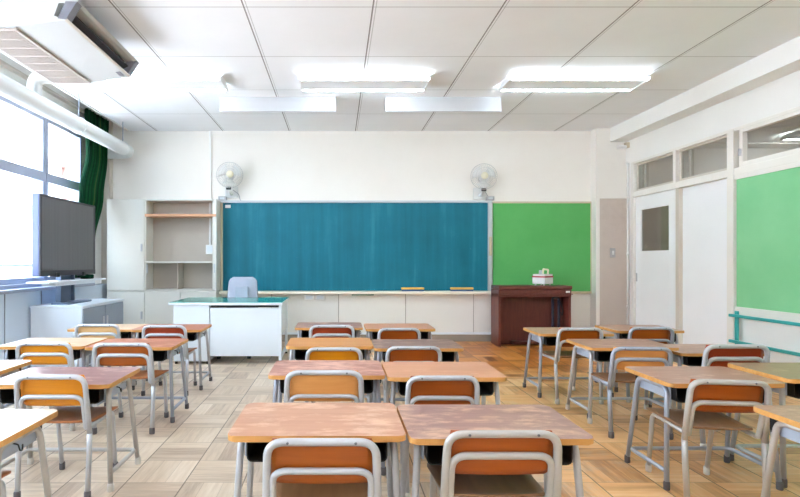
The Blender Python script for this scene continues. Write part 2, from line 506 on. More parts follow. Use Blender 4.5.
# ------------------------------------------------------------------ room shell
XL, XR, YB, YF, ZC = -3.20, 3.92, 7.35, -1.9, 2.90
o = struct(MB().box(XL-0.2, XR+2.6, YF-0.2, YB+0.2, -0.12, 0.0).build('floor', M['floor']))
o = struct(MB().box(-2.855, XR, YF, YB, ZC, ZC+0.08).build('ceiling', M['ceiling']))
struct(MB().box(-2.875, -2.855, YF, YB, ZC-0.012, ZC+0.35).build('trim_1', M['trim']))
struct(MB().box(XL-0.2, -2.875, YF, YB, 3.22, 3.30).build('ceiling_recess', M['wall']))
struct(MB().box(XL-0.2, XR+2.6, YB, YB+0.2, 0, 3.3).build('wall_back', M['wall']))
struct(MB().box(XL-0.2, XR+2.6, YF-0.2, YF, 0, 3.3).build('wall_rear', M['wall']))
# window wall: low wall, head beam, far pier
m = MB()
m.box(XL-0.18, XL, YF, YB, 2.68, 3.25)
m.box(XL-0.18, XL, 6.68, YB, 0.80, 2.68)
struct(m.build('wall_left', M['wall_white']))
m = MB(); m.box(XL-0.18, XL+0.08, YF, YB, 0, 0.80)
struct(m.build('wall_left_low', M['wall_low']))
m = MB()
for y in (5.0, 5.62, 3.8, 2.6): m.box(XL+0.08, XL+0.086, y-0.006, y+0.006, 0.06, 0.80)
struct(m.build('trim_2', M['cab_grey']))
m = MB(); m.box(XL-0.02, XL+0.16, YF, 6.70, 0.80, 0.835, 0.006); m.box(XL-0.02, XL+0.07, YF, 6.70, 0.835, 0.875, 0.004)
struct(m.build('trim_3', M['alu']))
m = MB()   # curtain rails and ledges on the head beam
m.box(XL, XL+0.06, YF, YB, 2.965, 2.99, 0.004); m.box(XL, XL+0.035, YF, YB, 2.86, 2.875); m.box(XL, XL+0.03, YF, YB, 2.70, 2.74, 0.004)
struct(m.build('trim_4', M['trim_beige']))
struct(MB().box(XL, -3.09, 7.24, YB, 0, 3.25).build('wall_left_pier', M['trim_beige']))
# right wall (corridor side)
m = MB()
m.box(XR, XR+0.10, YF, 5.22, 0, 1.95)
m.box(XR, XR+0.10, 7.05, YB, 0, 2.40)
m.box(XR-0.02, XR+0.10, YF, YB, 2.40, 2.95)
struct(m.build('wall_right', M['wall_white']))
struct(MB().box(3.69, XR, YF, YB-0.14, 2.715, ZC).build('trim_5', M['wall_white']))   # ceiling beam
struct(MB().box(3.685, XR, 7.21, YB, 1.96, ZC).build('trim_6', M['wall']))
m = MB(); m.box(3.50, XR, 7.20, YB, 1.96, ZC, mi=0); m.box(3.50, XR, 7.20, YB, 0.0, 1.96, mi=1)
m.box(3.496, 3.545, 7.192, YB, 0.0, ZC, mi=0); m.box(3.545, XR, 7.193, 7.20, 1.95, 1.97, 0.002, mi=0)
struct(m.build('wall_column', [M['wall'], M['tan']]))
# frame members of the corridor side
m = MB()
m.box(XR-0.03, XR+0.08, 7.00, 7.06, 0, 2.40, 0.004)         # door jamb at the column
m.box(XR-0.025, XR+0.08, YF, 7.05, 1.94, 2.015, 0.004)      # rail between doors and transoms
m.box(XR-0.025, XR+0.08, YF, 7.05, 2.375, 2.41, 0.003)
m.box(XR-0.03, XR+0.08, 6.125, 6.175, 1.94, 2.40, 0.003)
m.box(XR-0.035, XR+0.08, 5.225, 5.315, 0, 2.40, 0.004)
for y in (3.4, 1.6, -0.2): m.box(XR-0.03, XR+0.08, y-0.04, y+0.04, 2.0, 2.40, 0.003)
struct(m.build('trim_7', M['trim']))
struct(MB().box(XR-0.015, XR+0.06, 6.09, 6.15, 0, 1.94, 0.003).build('trim_8', M['trim_beige']))
# transom windows
def transom(i, y0, y1, sash):
    f = MB(); a = 0.03 if not sash else 0.045
    x0, x1 = (XR+0.01, XR+0.045) if not sash else (XR-0.02, XR+0.03)
    z0, z1 = (2.015, 2.375)
    f.box(x0, x1, y0, y0+a, z0, z1, 0.002); f.box(x0, x1, y1-a, y1, z0, z1, 0.002)
    f.box(x0, x1, y0+a, y1-a, z0, z0+a, 0.002); f.box(x0, x1, y0+a, y1-a, z1-a*0.7, z1, 0.002)
    if not sash:
        f.box(x0+0.03, x1+0.03, y1-0.16, y1-0.12, z0+a, z1-a*0.7, 0.002)
    w = struct(f.build('window_%d' % i, M['trim_beige'] if not sash else M['trim']))
    MB().box(XR+0.022, XR+0.027, y0+a*0.9, y1-a*0.9, z0+a*0.9, z1-a*0.6).build('pane', M['glass_in'], w)
    if sash: MB().box(XR-0.04, XR-0.02, y1-0.03, y1-0.012, 2.12, 2.19, 0.003).build('latch', M['steel'], w)
transom(11, 6.18, 6.99, False); transom(12, 5.325, 6.12, False)
transom(13, 3.44, 5.17, True); transom(14, 1.64, 3.36, True); transom(15, -0.16, 1.56, True)
# doors
m = MB(); x0, x1 = XR+0.0, XR+0.035
m.box(x0, x1, 6.16, 6.30, 0.01, 1.94, 0.002); m.box(x0, x1, 6.88, 6.995, 0.01, 1.94, 0.002)
m.box(x0, x1, 6.30, 6.88, 0.01, 1.235); m.box(x0, x1, 6.30, 6.88, 1.765, 1.94)
d1 = struct(m.build('door_1', M['door']))
MB().box(XR+0.014, XR+0.02, 6.295, 6.885, 1.23, 1.77).build('pane', M['glass_door'], d1)
MB().box(XR-0.006, XR+0.002, 6.955, 6.985, 0.84, 0.95, 0.002).build('door_handle', M['steel'], d1)
d2 = struct(MB().box(XR+0.03, XR+0.06, 5.31, 6.14, 0.01, 1.94, 0.003).build('door_2', M['door']))
m = MB(); m.box(XR-0.025, XR, YF, 5.225, 0.02, 0.10, 0.003)
struct(m.build('baseboard_right', M['trim_beige']))
# corridor shell beyond the transoms
m = MB(); m.box(XR+2.4, XR+2.6, YF, YB, 0, 3.3)
struct(m.build('wall_corridor', M['trim']))
m = MB(); m.box(XR+0.10, XR+2.4, YF, YB, 2.66, 2.76)
for k in range(9): m.box(XR+0.12, XR+2.38, 0.2+k*0.85, 0.23+k*0.85, 2.645, 2.66)
struct(m.build('ceiling_corridor', M['trim']))
m = MB()
for k in range(7): m.box(XR+2.2, XR+2.4, 2.0, YB, 1.7+0.13*k, 1.79+0.13*k)
struct(m.build('trim_9', M['trim_beige']))
# back wall dressing below the boards
m = MB(); m.box(-1.60, 3.495, 7.346, YB, 0.125, 0.69)
struct(m.build('trim_13', M['skirt']))
m = MB()
xs = [-1.60, -0.90, 0.022, 0.945, 1.88, 2.75, 3.495]
for a, b in zip(xs[:-1], xs[1:]): m.box(a+0.004, b-0.004, 7.338, YB, 0.125, 0.69, 0.002)
struct(m.build('trim_10', M['panel_white']))
struct(MB().box(-1.60, 3.50, 7.325, YB, 0.095, 0.125, 0.003).build('trim_11', M['white_metal']))
struct(MB().box(-1.60, 3.50, 7.33, YB, 0.0, 0.095).build('baseboard_back', M['skirt']))

# windows on the left: each unit is one window with an upper and a lower light
def window(i, y0, y1):
    x0, x1 = XL-0.12, XL-0.015
    f = MB()
    f.box(x0, x1+0.02, y0, y0+0.045, 0.875, 2.68, 0.003); f.box(x0, x1+0.02, y1-0.045, y1, 0.875, 2.68, 0.003)
    f.box(x0, x1+0.02, y0+0.045, y1-0.045, 2.635, 2.68, 0.003); f.box(x0, x1+0.02, y0+0.045, y1-0.045, 0.875, 0.93, 0.003)
    f.box(x0, x1+0.03, y0, y1, 1.97, 2.075, 0.004)
    ym = (y0+y1)/2
    if y1-y0 > 1.0:
        f.box(x0+0.01, x1, ym-0.03, ym+0.03, 0.93, 1.97, 0.003); f.box(x0+0.01, x1, ym-0.025, ym+0.025, 2.075, 2.635, 0.003)
    w = struct(f.build('window_%d' % i, M['alu']))
    MB().box(XL-0.068, XL-0.063, y0+0.04, y1-0.04, 2.07, 2.64).build('upper_pane', M['glass'], w)
    MB().box(XL-0.068, XL-0.063, y0+0.04, y1-0.04, 0.92, 1.975).build('lower_pane', M['glass'], w)
wy = [(5.86, 6.68), (4.16, 5.84), (2.46, 4.14), (0.76, 2.44), (-0.94, 0.74)]
for i, (a, b) in enumerate(wy): window(i+1, a, b)
m = MB()
for (a, b) in wy[1:]: m.box(XL-0.12, XL-0.005, b-0.0, b+0.02, 0.875, 2.68)
m.box(XL-0.18, XL, YF, -0.94, 0.8, 2.68)
struct(m.build('trim_12', M['alu']))
# safety bar outside the windows
g = thing('safety_rail', 'grey horizontal safety bar outside the window, left of the television', 'rail', (XL-0.30, 4.0, 0.8))
MB().cyl((0, -5, 0.255), (0, 2.66, 0.255), 0.018, 12).build('bar', M['stand_steel'], g)
for y in (-3.6, -1.5, 0.6, 2.6): MB().cyl((0.18, y, 0.255), (0, y, 0.255), 0.01, 8).build('bracket', M['stand_steel'], g)

# outside: pale building across the yard
b = thing('building', 'pale peach building seen through the left window', 'building', (-8.5, 8.0, -3.0))
MB().box(-4, 0, -14, 5.0, 0, 6.45).build('wall', M['out_wall'], b)
MB().box(-4.3, 0.25, -14, 5.3, 6.45, 6.65, 0.02).build('roof_edge', M['out_band'], b)
MB().box(0, 0.12, -14, 5.0, 5.0, 5.12, 0.01).build('ledge', M['out_band'], b)
for y in (-3.2, 1.4, 4.4): MB().box(0, 0.2, y, y+0.35, 0, 6.45, 0.01).build('pilaster', M['out_band'], b)
MB().box(-4, -0.02, 5.32, 26.0, 0, 10.5).build('wall', M['out_wall'], b)
MB().box(-0.02, 0.10, 5.4, 26.0, 7.0, 7.10, 0.01).build('ledge', M['out_band'], b)
MB().box(-0.02, 0.10, 5.4, 26.0, 5.55, 5.65, 0.01).build('ledge', M['out_band'], b)
for y in (8.5, 14.0, 19.0): MB().box(-0.02, 0.2, y, y+0.30, 0, 10.5, 0.01).build('pilaster', M['out_band'], b)
struct(MB().box(-40, XL-0.2, -30, 40, -3.1, -3.0).build('ground_outside', M['out_ground']))

# ------------------------------------------------------------------ student desks
DH = 0.52
def desk_proto():
    t = thing('student_desk', 'x', 'desk', (0,0,0), 0, 'student desks')
    ol = rrect(-0.30, 0.30, -0.21, 0.21, 0.028)
    top = MB().slab(ol, 0.499, DH, 0.004, 0, 1, 1, seg=2).build('tabletop', [TOPS['orange'], M['ply_edge']], t)
    obj_mat(top, TOPS['orange'], 0)
    # book tray: open toward the sitter
    m = MB(); x, zb, zt, yb, yf, th = 0.240, 0.418, 0.4985, 0.185, -0.168, 0.004
    def prof(d):
        r = 0.022-d
        return fillet([(-x+d, 0, zt), (-x+d, 0, zb+d), (x-d, 0, zb+d), (x-d, 0, zt)], max(r, 0.005), 4)
    oa, ia = prof(0), prof(th)
    poly = [(p.x, p.z) for p in oa]+[(p.x, p.z) for p in reversed(ia)]
    bb = bmesh.new()
    n = len(oa)
    ring = []
    for y in (yf, yb):
        ring.append(([bb.verts.new((p.x, y, p.z)) for p in oa], [bb.verts.new((p.x, y, p.z)) for p in ia]))
    (of, inf), (ob, inb) = ring
    for i in range(n-1):
        bb.faces.new((of[i], of[i+1], ob[i+1], ob[i])); bb.faces.new((inf[i], inb[i], inb[i+1], inf[i+1]))
        bb.faces.new((of[i], inf[i], inf[i+1], of[i+1])); bb.faces.new((ob[i], ob[i+1], inb[i+1], inb[i]))
    bmesh.ops.recalc_face_normals(bb, faces=bb.faces[:])
    m._merge(bb)
    m.box(-x+0.003, x-0.003, yb-0.004, yb, zb+0.003, zt)
    m.build('book_tray', M['tray'], t)
    for s in (-1, 1):
        MB().box(s*0.243, s*0.252, -0.135, 0.125, 0.425, 0.497, 0.003).build('side_panel', M['panel_steel'], t)
        for k in (-1, 1):
            foot = (s*0.292, -0.170 if k < 0 else 0.178, 0.012)
            kne = (s*0.264, -0.128 if k < 0 else 0.118, 0.484)
            mid = (s*0.264, 0.0, 0.484)
            lg = MB().tube(fillet([foot, kne, mid], 0.05, 6), 0.0122, 12).build('leg', M['steel'], t)
            obj_mat(lg, M['steel'])
            fc = MB().lathe([(0.0135, 0.0), (0.0155, 0.004), (0.0155, 0.034), (0.0132, 0.04)], (foot[0], foot[1], 0), 'z', 14).build('foot_cap', M['cap_dark'], lg)
            obj_mat(fc, M['cap_dark'])
        # bag hook
        if s > 0: MB().tube(fillet([(s*0.266, -0.045, 0.472), (s*0.285, -0.045, 0.468), (s*0.290, -0.045, 0.448), (s*0.284, -0.02, 0.440), (s*0.276, -0.005, 0.455)], 0.008, 3), 0.0028, 6).build('bag_hook', M['hook'], t)
    z = 0.085
    def lx(s): return s*(0.292-0.028*(z-0.012)/0.472)
    yfz = -0.170+0.042*(z-0.012)/0.472; ybz = 0.178-0.06*(z-0.012)/0.472
    pts = fillet([(lx(-1), yfz, z), (lx(-1), ybz-0.012, z), (lx(1), ybz-0.012, z), (lx(1), yfz, z)], 0.035, 6)
    fr = MB().tube(pts, 0.0105, 12).build('floor_rail', M['steel'], t)
    obj_mat(fr, M['steel'])
    return t
DP = desk_proto()
first = [True]
def place_desk(x0, yf, label, top, hd=DH, w=0.60, tube='steel', cap='cap_dark', rz=0.0):
    t = DP if first[0] else dup(DP)
    first[0] = False
    t.location = (x0+w/2, yf+0.21, 0); t.scale = (w/0.60, 1.0, hd/DH); t.rotation_euler = (0, 0, rz)
    t['label'] = label
    for c in t.children:
        nm = c.name.split('.')[0]
        if nm == 'tabletop': obj_mat(c, TOPS[top], 0)
        elif nm in ('leg', 'floor_rail'):
            obj_mat(c, M[tube])
            for g in c.children: obj_mat(g, M[cap])
    return t
# centre block, nearest row first
place_desk(-0.368, 1.771, 'light orange-brown student desk, left of the pair in the front middle', 'orange', tube='steel')
place_desk(0.240, 1.742, 'purple-brown scuffed student desk, right of the pair in the front middle', 'purple', tube='steel', w=0.61)
place_desk(-0.353, 2.71, 'reddish worn student desk, left one in second row of middle block', 'pinkish', tube='steel_blue')
place_desk(0.256, 2.665, 'smooth orange-tan student desk, right one in second row of middle block', 'tan')
place_desk(-0.351, 3.64, 'amber yellow student desk, left one in third row of middle block', 'amber')
place_desk(0.252, 3.555, 'dark mottled brown student desk, right one in third row of middle block', 'dusk', tube='steel_blue')
place_desk(-0.372, 4.66, 'dark purple-brown student desk, left of the middle pair closest to chalkboard', 'purple', tube='steel')
place_desk(0.249, 4.57, 'orange-brown student desk, right of the middle pair closest to chalkboard', 'tan')
# window block
place_desk(-1.755, 4.52, 'red-brown student desk right in front of the white teacher desk', 'redbrown', tube='steel')
place_desk(-1.715, 3.60, 'reddish student desk on the aisle, third row of the window block', 'redbrown', tube='steel_blue')
place_desk(-1.675, 2.51, 'large mauve-topped student desk on the aisle, second row of the window block', 'mauve', cap='cap_white', tube='steel_warm')
place_desk(-1.685, 1.675, 'light tan student desk cut by the lower left edge of the photo', 'pale', tube='steel_warm')
place_desk(-2.39, 4.70, 'pale orange student desk by the storage cabinet under the television', 'pale', hd=0.50)
place_desk(-2.335, 3.64, 'pale pinkish student desk by the window, third row from camera', 'pale', tube='steel_blue')
place_desk(-2.385, 2.72, 'pale student desk at the left photo edge, left of mauve-topped desk', 'pale')
# door block
place_desk(1.63, 4.27, 'brown student desk just in front of the brown organ', 'brown', tube='steel_blue')
place_desk(2.35, 4.46, 'brown student desk nearest the closed door with a glass pane', 'brown', w=0.57, tube='steel_blue')
place_desk(1.71, 3.58, 'brown student desk on the aisle, third row of the door block', 'brown', cap='cap_white', tube='steel')
place_desk(2.325, 3.59, 'low brown student desk on the door side, third row of the right block', 'brown', hd=0.48, tube='steel_blue')
place_desk(1.582, 2.53, 'brown student desk with blue-grey legs, second row right of the aisle', 'brown', w=0.56, tube='steel_blue')
place_desk(2.17, 2.56, 'olive-brown student desk with yellow edge at the right photo edge', 'olive', hd=0.535, tube='steel')
place_desk(1.665, 1.73, 'brown student desk cut by the lower right edge of the photo', 'brown', tube='steel_warm', cap='cap_white')

# ------------------------------------------------------------------ student chairs
CW, CH = 0.355, 0.58
def chair_proto():
    t = thing('student_chair', 'x', 'chair', (0,0,0), 0, 'student chairs')
    r = 0.0122; xo = CW/2-r; xi = 0.145
    zt = CH-r
    # outer frame: top bar and uprights
    ys = -0.172; yt = -0.207
    def yo(z): return ys+(yt-ys)*max(0, (z-0.30))/(zt-0.30)
    bf = MB().tube(fillet([(-xo, ys, 0.30), (-xo+0.004, yo(0.45), 0.45), (-xo+0.008, yt, zt), (xo-0.008, yt, zt), (xo-0.004, yo(0.45), 0.45), (xo, ys, 0.30)], [0.5, 0.052, 0.052, 0.5], 8), r, 12)
    o = bf.build('back_frame', M['steel'], t); obj_mat(o, M['steel'])
    # inner rail behind the plywood, bending forward to carry the seat
    zi = 0.475
    yb = -0.166
    pts = fillet([(-xi, yb+0.028, 0.320), (-xi, yb, 0.320), (-xi, yo(zi)-0.004, zi), (xi, yo(zi)-0.004, zi), (xi, yb, 0.320), (xi, yb+0.028, 0.320)], [0.026, 0.045, 0.045, 0.026], 7)
    o = MB().tube(pts, 0.0108, 12).build('back_rail', M['steel'], t); obj_mat(o, M['steel'])
    # backrest plywood, gently hollow
    def fb(u, v):
        z = 0.428+(CH-0.007-0.428)*v
        xx = (u-0.5)*2
        hw = 0.152-0.006*max(0, (v-0.8)/0.2)**2-0.02*max(0, (0.12-v)/0.12)**2
        return (xx*hw, yo(min(z, zt))+0.017-0.010*(1-xx*xx)*0.9, z)
    o = MB().grid(fb, 14, 8, 0.008).build('backrest', BACKS['orange'], t); obj_mat(o, BACKS['orange'])
    for s in (-1, 1):
        for zz, rr in ((zt, r), (zi, 0.0108)):
            sm = MB().lathe([(0.0045, 0), (0.0040, -0.002), (0.001, -0.003)], (s*0.098, yo(zz)-rr, zz), 'y', 8)
            sm.build('screw', M['screw'], t)
    # seat
    def fs(u, v):
        x = (u-0.5)*2; y = -0.150+0.33*v
        hw = 0.150+0.018*v
        if v < 0.12: hw -= 0.018*(1-v/0.12)**2
        if v > 0.88: hw -= 0.030*((v-0.88)/0.12)**2
        z = 0.338-0.010*(1-x*x)*math.sin(PI*min(1, v*1.15))+0.004*x*x
        if v > 0.82: z -= 0.012*((v-0.82)/0.18)**2
        if v < 0.2: z += 0.012*((0.2-v)/0.2)**2
        return (x*hw, y, z)
    o = MB().grid(fs, 12, 14, 0.009).build('seat', SEATS['brown'], t); obj_mat(o, SEATS['brown'])
    for s in (-1, 1):
        # front leg with its seat rail
        lg = MB().tube(fillet([(s*xi, yb+0.026, 0.320), (s*xi, 0.128, 0.318), (s*0.142, 0.172, 0.012)], 0.045, 8), 0.0108, 12).build('leg', M['steel'], t)
        obj_mat(lg, M['steel'])
        fc = MB().lathe([(0.0125, 0.0), (0.0145, 0.004), (0.0145, 0.034), (0.012, 0.04)], (s*0.142, 0.172, 0), 'z', 14).build('foot_cap', M['cap_white'], lg); obj_mat(fc, M['cap_white'])
        lg = MB().tube([(s*xo, ys, 0.302), (s*xo, ys-0.004, 0.22), (s*(xo-0.002), -0.190, 0.012)], r, 12).build('leg', M['steel'], t)
        obj_mat(lg, M['steel'])
        fc = MB().lathe([(0.0135, 0.0), (0.0155, 0.004), (0.0155, 0.034), (0.013, 0.04)], (s*(xo-0.002), -0.190, 0), 'z', 14).build('foot_cap', M['cap_white'], lg); obj_mat(fc, M['cap_white'])
    MB().tube([(-xi, 0.06, 0.316), (xi, 0.06, 0.316)], 0.008, 10).build('seat_frame', M['steel'], t)
    return t
CP = chair_proto()
cfirst = [True]
def place_chair(x, yback, label, back, w=CW, h=CH, rz=0.0, seat='brown', tube='steel', cap='cap_white', gap=None, sy=1.0):
    t = CP if cfirst[0] else dup(CP)
    cfirst[0] = False
    c, s = math.cos(rz), math.sin(rz)
    oy = 0.22*sy
    t.location = (x - s*oy, yback + c*oy, 0); t.rotation_euler = (0, 0, rz)
    t.scale = (w/CW, sy, h/CH)
    t['label'] = label
    if gap is None: gap = 0.094 if w < 0.378 else 0.070
    kb_ = (0.475-(gap-0.094)-0.320)/0.155
    for ch in t.children:
        nm = ch.name.split('.')[0]
        if nm == 'back_rail': ch.scale.z = kb_; ch.location.z = 0.320*(1-kb_)
        if nm == 'backrest': obj_mat(ch, BACKS[back])
        elif nm == 'screw' and 0.44 < ch.data.vertices[0].co.z < 0.51:
            ch.location.z = -(gap - 0.094)
        elif nm == 'seat': obj_mat(ch, SEATS[seat])
        elif nm in ('leg', 'back_frame', 'back_rail'):
            obj_mat(ch, M[tube])
            for g in ch.children: obj_mat(g, M[cap])
    return t
place_chair(-0.046, 1.595, 'orange-backed student chair at the light orange-brown desk, front middle left', 'orange', w=0.370, h=0.567, tube='steel', cap='cap_dark')
place_chair(0.520, 1.655, 'orange-backed student chair with warm grey tubes at the scuffed purple-brown desk', 'rust', w=0.388, h=0.572, gap=0.073, tube='steel_warm')
place_chair(-0.061, 2.50, 'light tan-backed student chair at the reddish worn desk, second middle row', 'light', w=0.390, h=0.588, gap=0.112, tube='steel')
place_chair(0.484, 2.42, 'rust-backed student chair at the smooth orange-tan desk, second middle row', 'rust', w=0.352, h=0.58)
place_chair(-0.018, 3.27, 'amber-backed student chair at the amber yellow desk, third middle row', 'amber', w=0.368, h=0.572)
place_chair(0.474, 3.27, 'rust-backed student chair at the dark mottled desk, third middle row', 'rust', w=0.362, h=0.58)
place_chair(-0.04, 4.27, 'red-backed student chair at the middle left desk closest to chalkboard', 'red', w=0.385, h=0.592)
place_chair(0.486, 4.145, 'rust-backed student chair at the middle right desk closest to chalkboard', 'rust', w=0.352, h=0.583)
place_chair(-1.412, 4.34, 'red-backed student chair in front of the white teacher desk', 'red', w=0.385, h=0.582, seat='orange', cap='cap_dark')
place_chair(-1.364, 3.37, 'orange-backed student chair on the aisle, third row of the window block', 'orange', w=0.40, h=0.585, seat='orange', cap='cap_dark')
place_chair(-1.314, 2.43, 'amber-backed student chair pushed under the large mauve-topped desk', 'amber', w=0.352, h=0.583, seat='orange', cap='cap_dark')
place_chair(-1.345, 1.56, 'student chair under the light tan desk at lower left photo edge', 'orange', w=0.355, h=0.585, seat='orange')
place_chair(-1.950, 4.32, 'pale wood-backed student chair by the storage cabinet under the television', 'pale', w=0.385, h=0.593)
place_chair(-1.900, 3.44, 'amber-backed student chair by the window, third row from camera', 'amber', w=0.385, h=0.578)
place_chair(1.871, 4.08, 'orange-backed student chair at the desk in front of the brown organ', 'orange', w=0.37, h=0.593, tube='steel', sy=1.2)
place_chair(2.449, 4.13, 'orange-backed student chair at the desk nearest the door with a pane', 'orange', w=0.37, h=0.593, tube='steel_blue', sy=1.2)
place_chair(1.885, 3.28, 'light tan-backed student chair on the aisle, third row of the door block', 'light', w=0.385, h=0.573, tube='steel_blue', cap='cap_dark', sy=1.1, rz=-0.07)
place_chair(2.315, 3.07, 'tall rust-red backed student chair behind the olive-brown desk', 'red', w=0.40, h=0.622)
place_chair(1.712, 2.31, 'rust-backed student chair with warm grey tubes, second row right of the aisle', 'rust', w=0.352, h=0.585, rz=-0.13, tube='steel_warm', sy=1.2)

# ------------------------------------------------------------------ chalkboard and what hangs on the back wall
cb = thing('chalkboard', 'long teal green chalkboard with silver frame on the back wall', 'chalkboard', (0.26, 7.32, 0.7))
L_, R_ = -1.595-0.26, 2.125-0.26
m = MB().box(L_+0.025, R_-0.05, 0.0, 0.03, 0.0, 1.21); m.build('board_surface', M['chalk'], cb)
m = MB(); m.box(L_, R_, -0.03, 0.03, 1.205, 1.235, 0.004); m.box(R_-0.055, R_, -0.025, 0.03, 0.0, 1.21, 0.004)
m.build('frame', M['board_frame'], cb)
MB().box(L_, L_+0.028, -0.02, 0.03, 0.0, 1.205, 0.003).build('side_strip', M['board_frame_tan'], cb)
m = MB(); m.box(L_, R_, -0.10, 0.03, -0.042, -0.004, 0.006); m.box(L_, R_, -0.105, -0.092, -0.042, -0.003, 0.004)
m.build('chalk_tray', M['tray_cream'], cb)
MB().box(L_+0.06, L_+0.135, -0.003, 0.0, 1.135, 1.178, 0.001).build('paper_label', M['label_white'], cb)
MB().box(R_-0.048, R_-0.01, -0.05, -0.025, 0.48, 0.74, 0.008).build('handle', M['board_frame_tan'], cb)
def eraser(x, label):
    e = thing('chalkboard_eraser', label, 'eraser', (x, 7.262, 0.697), 0, 'erasers on the chalk tray')
    MB().box(-0.15, 0.15, -0.026, 0.026, 0.0, 0.022, 0.004).build('felt', M['eraser_blue'], e)
    MB().box(-0.155, 0.155, -0.028, 0.028, 0.022, 0.05, 0.008).build('handle', M['eraser_yellow'], e)
eraser(1.03, 'yellow chalkboard eraser with blue felt on the tray, left of two')
eraser(1.70, 'yellow chalkboard eraser with blue felt on the tray, nearer the organ')
for x, lb in ((-0.38, 'white wall socket box under the chalk tray, left of the two'), (-0.23, 'white wall socket box under the chalk tray, right of the two')):
    s = thing('socket_box', lb, 'socket', (x, 7.335, 0.575), 0, 'socket boxes under the tray')
    MB().box(-0.066, 0.066, -0.045, 0.003, 0.0, 0.072, 0.006).build('housing', M['white_plastic'], s)
    MB().box(-0.045, 0.045, -0.048, -0.045, 0.014, 0.058, 0.002).build('face_plate', M['white_metal'], s)
MB().box(-0.06, 0.24, -0.085, -0.065, -0.062, -0.042, 0.004).build('green_bar', M['bar_green'], cb)  # plain dull green bar hanging under the tray
# cable boxes and conduits
def cable_box(x, lb):
    c = thing('cable_box', lb, 'box', (x, 7.32, 1.938), 0, 'cable boxes above the boards')
    MB().box(-0.055, 0.055, -0.03, 0.03, 0, 0.055, 0.005).build('housing', M['grey_box'], c)
    MB().box(-0.03, 0.03, -0.034, -0.03, 0.014, 0.04, 0.002).build('cover', M['board_frame'], c)
cable_box(-1.57, 'small grey cable box on the upper left corner of the chalkboard')
cable_box(2.10, 'small grey cable box on the upper right corner of the chalkboard')
cd = thing('cable_conduit', 'white cable conduit running from ceiling into the open shelf unit', 'conduit', (-1.745, 7.335, 1.26))
MB().box(-0.014, 0.014, -0.012, 0.013, 0.06, 1.638, 0.003).build('pipe', M['white_plastic'], cd)
MB().box(-0.055, 0.055, -0.03, 0.013, -0.06, 0.07, 0.006).build('socket', M['white_plastic'], cd)
MB().box(-0.035, 0.035, -0.033, -0.03, -0.04, 0.05, 0.002).build('face_plate', M['white_metal'], cd)

# wall fans
def wall_fan(x, z, yaw, label, cx):
    f = thing('wall_fan', label, 'fan', (x, 7.345, z-0.27), 0, 'white wall fans')
    m = MB(); m.box(-0.09, 0.09, -0.02, 0.002, 0.0, 0.16, 0.01); m.build('wall_plate', M['fan_white'], f)
    m = MB(); m.tube(fillet([(0, -0.02, 0.05), (0, -0.14, 0.06), (0, -0.15, 0.16), (0, -0.15, 0.24)], 0.05), 0.022, 14)
    m.build('arm', M['fan_white'], f)
    m = MB(); m.box(-0.045, 0.045, -0.21, -0.14, 0.085, 0.15, 0.012); h = m.build('control_box', M['fan_white'], f)
    m = MB(); m.box(-0.033, 0.033, -0.218, -0.208, 0.088, 0.125, 0.004); m.build('switch_panel', M['black_plastic'], h)
    R = Matrix.Translation((0, -0.15, 0.27)) @ Matrix.Rotation(yaw, 4, 'Z') @ Matrix.Rotation(-0.06, 4, 'X')
    m = MB().lathe([(0.02, 0.04), (0.055, 0.03), (0.062, -0.03), (0.05, -0.06), (0.02, -0.065)], (0, 0, 0), 'y', 20); m.xform(R); m.build('motor', M['fan_white'], f)
    m = MB()
    for k in range(40):
        a = 2*PI*k/40
        def pt(r, y): return (r*math.cos(a), y, r*math.sin(a))
        m.tube([pt(0.045, -0.165), pt(0.10, -0.160), pt(0.15, -0.140), pt(0.172, -0.105)], 0.0014, 5)
        m.tube([pt(0.172, -0.105), pt(0.15, -0.065), pt(0.09, -0.042), pt(0.05, -0.036)], 0.0014, 5)
    for r, y in ((0.173, -0.105), (0.11, -0.159), (0.075, -0.163)):
        m.tube([(r*math.cos(2*PI*k/40), y, r*math.sin(2*PI*k/40)) for k in range(40)], 0.0036 if r > 0.17 else 0.0018, 6, closed=True)
    m.xform(R); c = m.build('cage', M['fan_wire'], f)
    m = MB().lathe([(0.001, -0.180), (0.03, -0.176), (0.048, -0.165), (0.048, -0.158)], (0, 0, 0), 'y', 20); m.xform(R); m.build('cage_badge', M['fan_hub'], c)
    m = MB()
    for k in range(3):
        A = 2*PI*k/3+0.5
        def fn(u, v, A=A):
            r = 0.03+0.12*u; a = A+(v-0.5)*(0.75+0.7*u)
            return (r*math.cos(a), -0.105+0.05*(v-0.5), r*math.sin(a))
        m.grid(fn, 6, 6, 0.003)
    m.lathe([(0.001, -0.13), (0.03, -0.125), (0.034, -0.085), (0.03, -0.07)], (0, 0, 0), 'y', 16)
    m.xform(R); m.build('blades', M['fan_white'], f)
    MB().tube(fillet([(0.03, -0.14, 0.10), (0.10, -0.03, 0.05), (cx, -0.02, -0.03), (cx+0.03, -0.025, -0.052)], 0.03, 5), 0.005, 8).build('cord', M['grey_box'], f)
wall_fan(-1.45, 2.245, 0.22, 'white wall fan above the left end of the chalkboard', 0.12)
wall_fan(1.965, 2.225, -0.10, 'white wall fan above the right end of the chalkboard', 0.15)

# green notice board on the back wall
nb = thing('notice_board', 'bright green notice board on the back wall above the organ', 'notice board', (2.82, 7.33, 0.69))
MB().box(-0.675, 0.665, 0.0, 0.018, 0.0, 1.21).build('panel', M['green_back'], nb)
m = MB(); m.box(-0.69, 0.68, -0.008, 0.018, 1.21, 1.235, 0.003); m.box(-0.69, 0.68, -0.012, 0.018, -0.03, 0.0, 0.003); m.box(0.665, 0.68, -0.008, 0.018, 0.0, 1.21, 0.002)
m.build('frame', M['board_frame_tan'], nb)
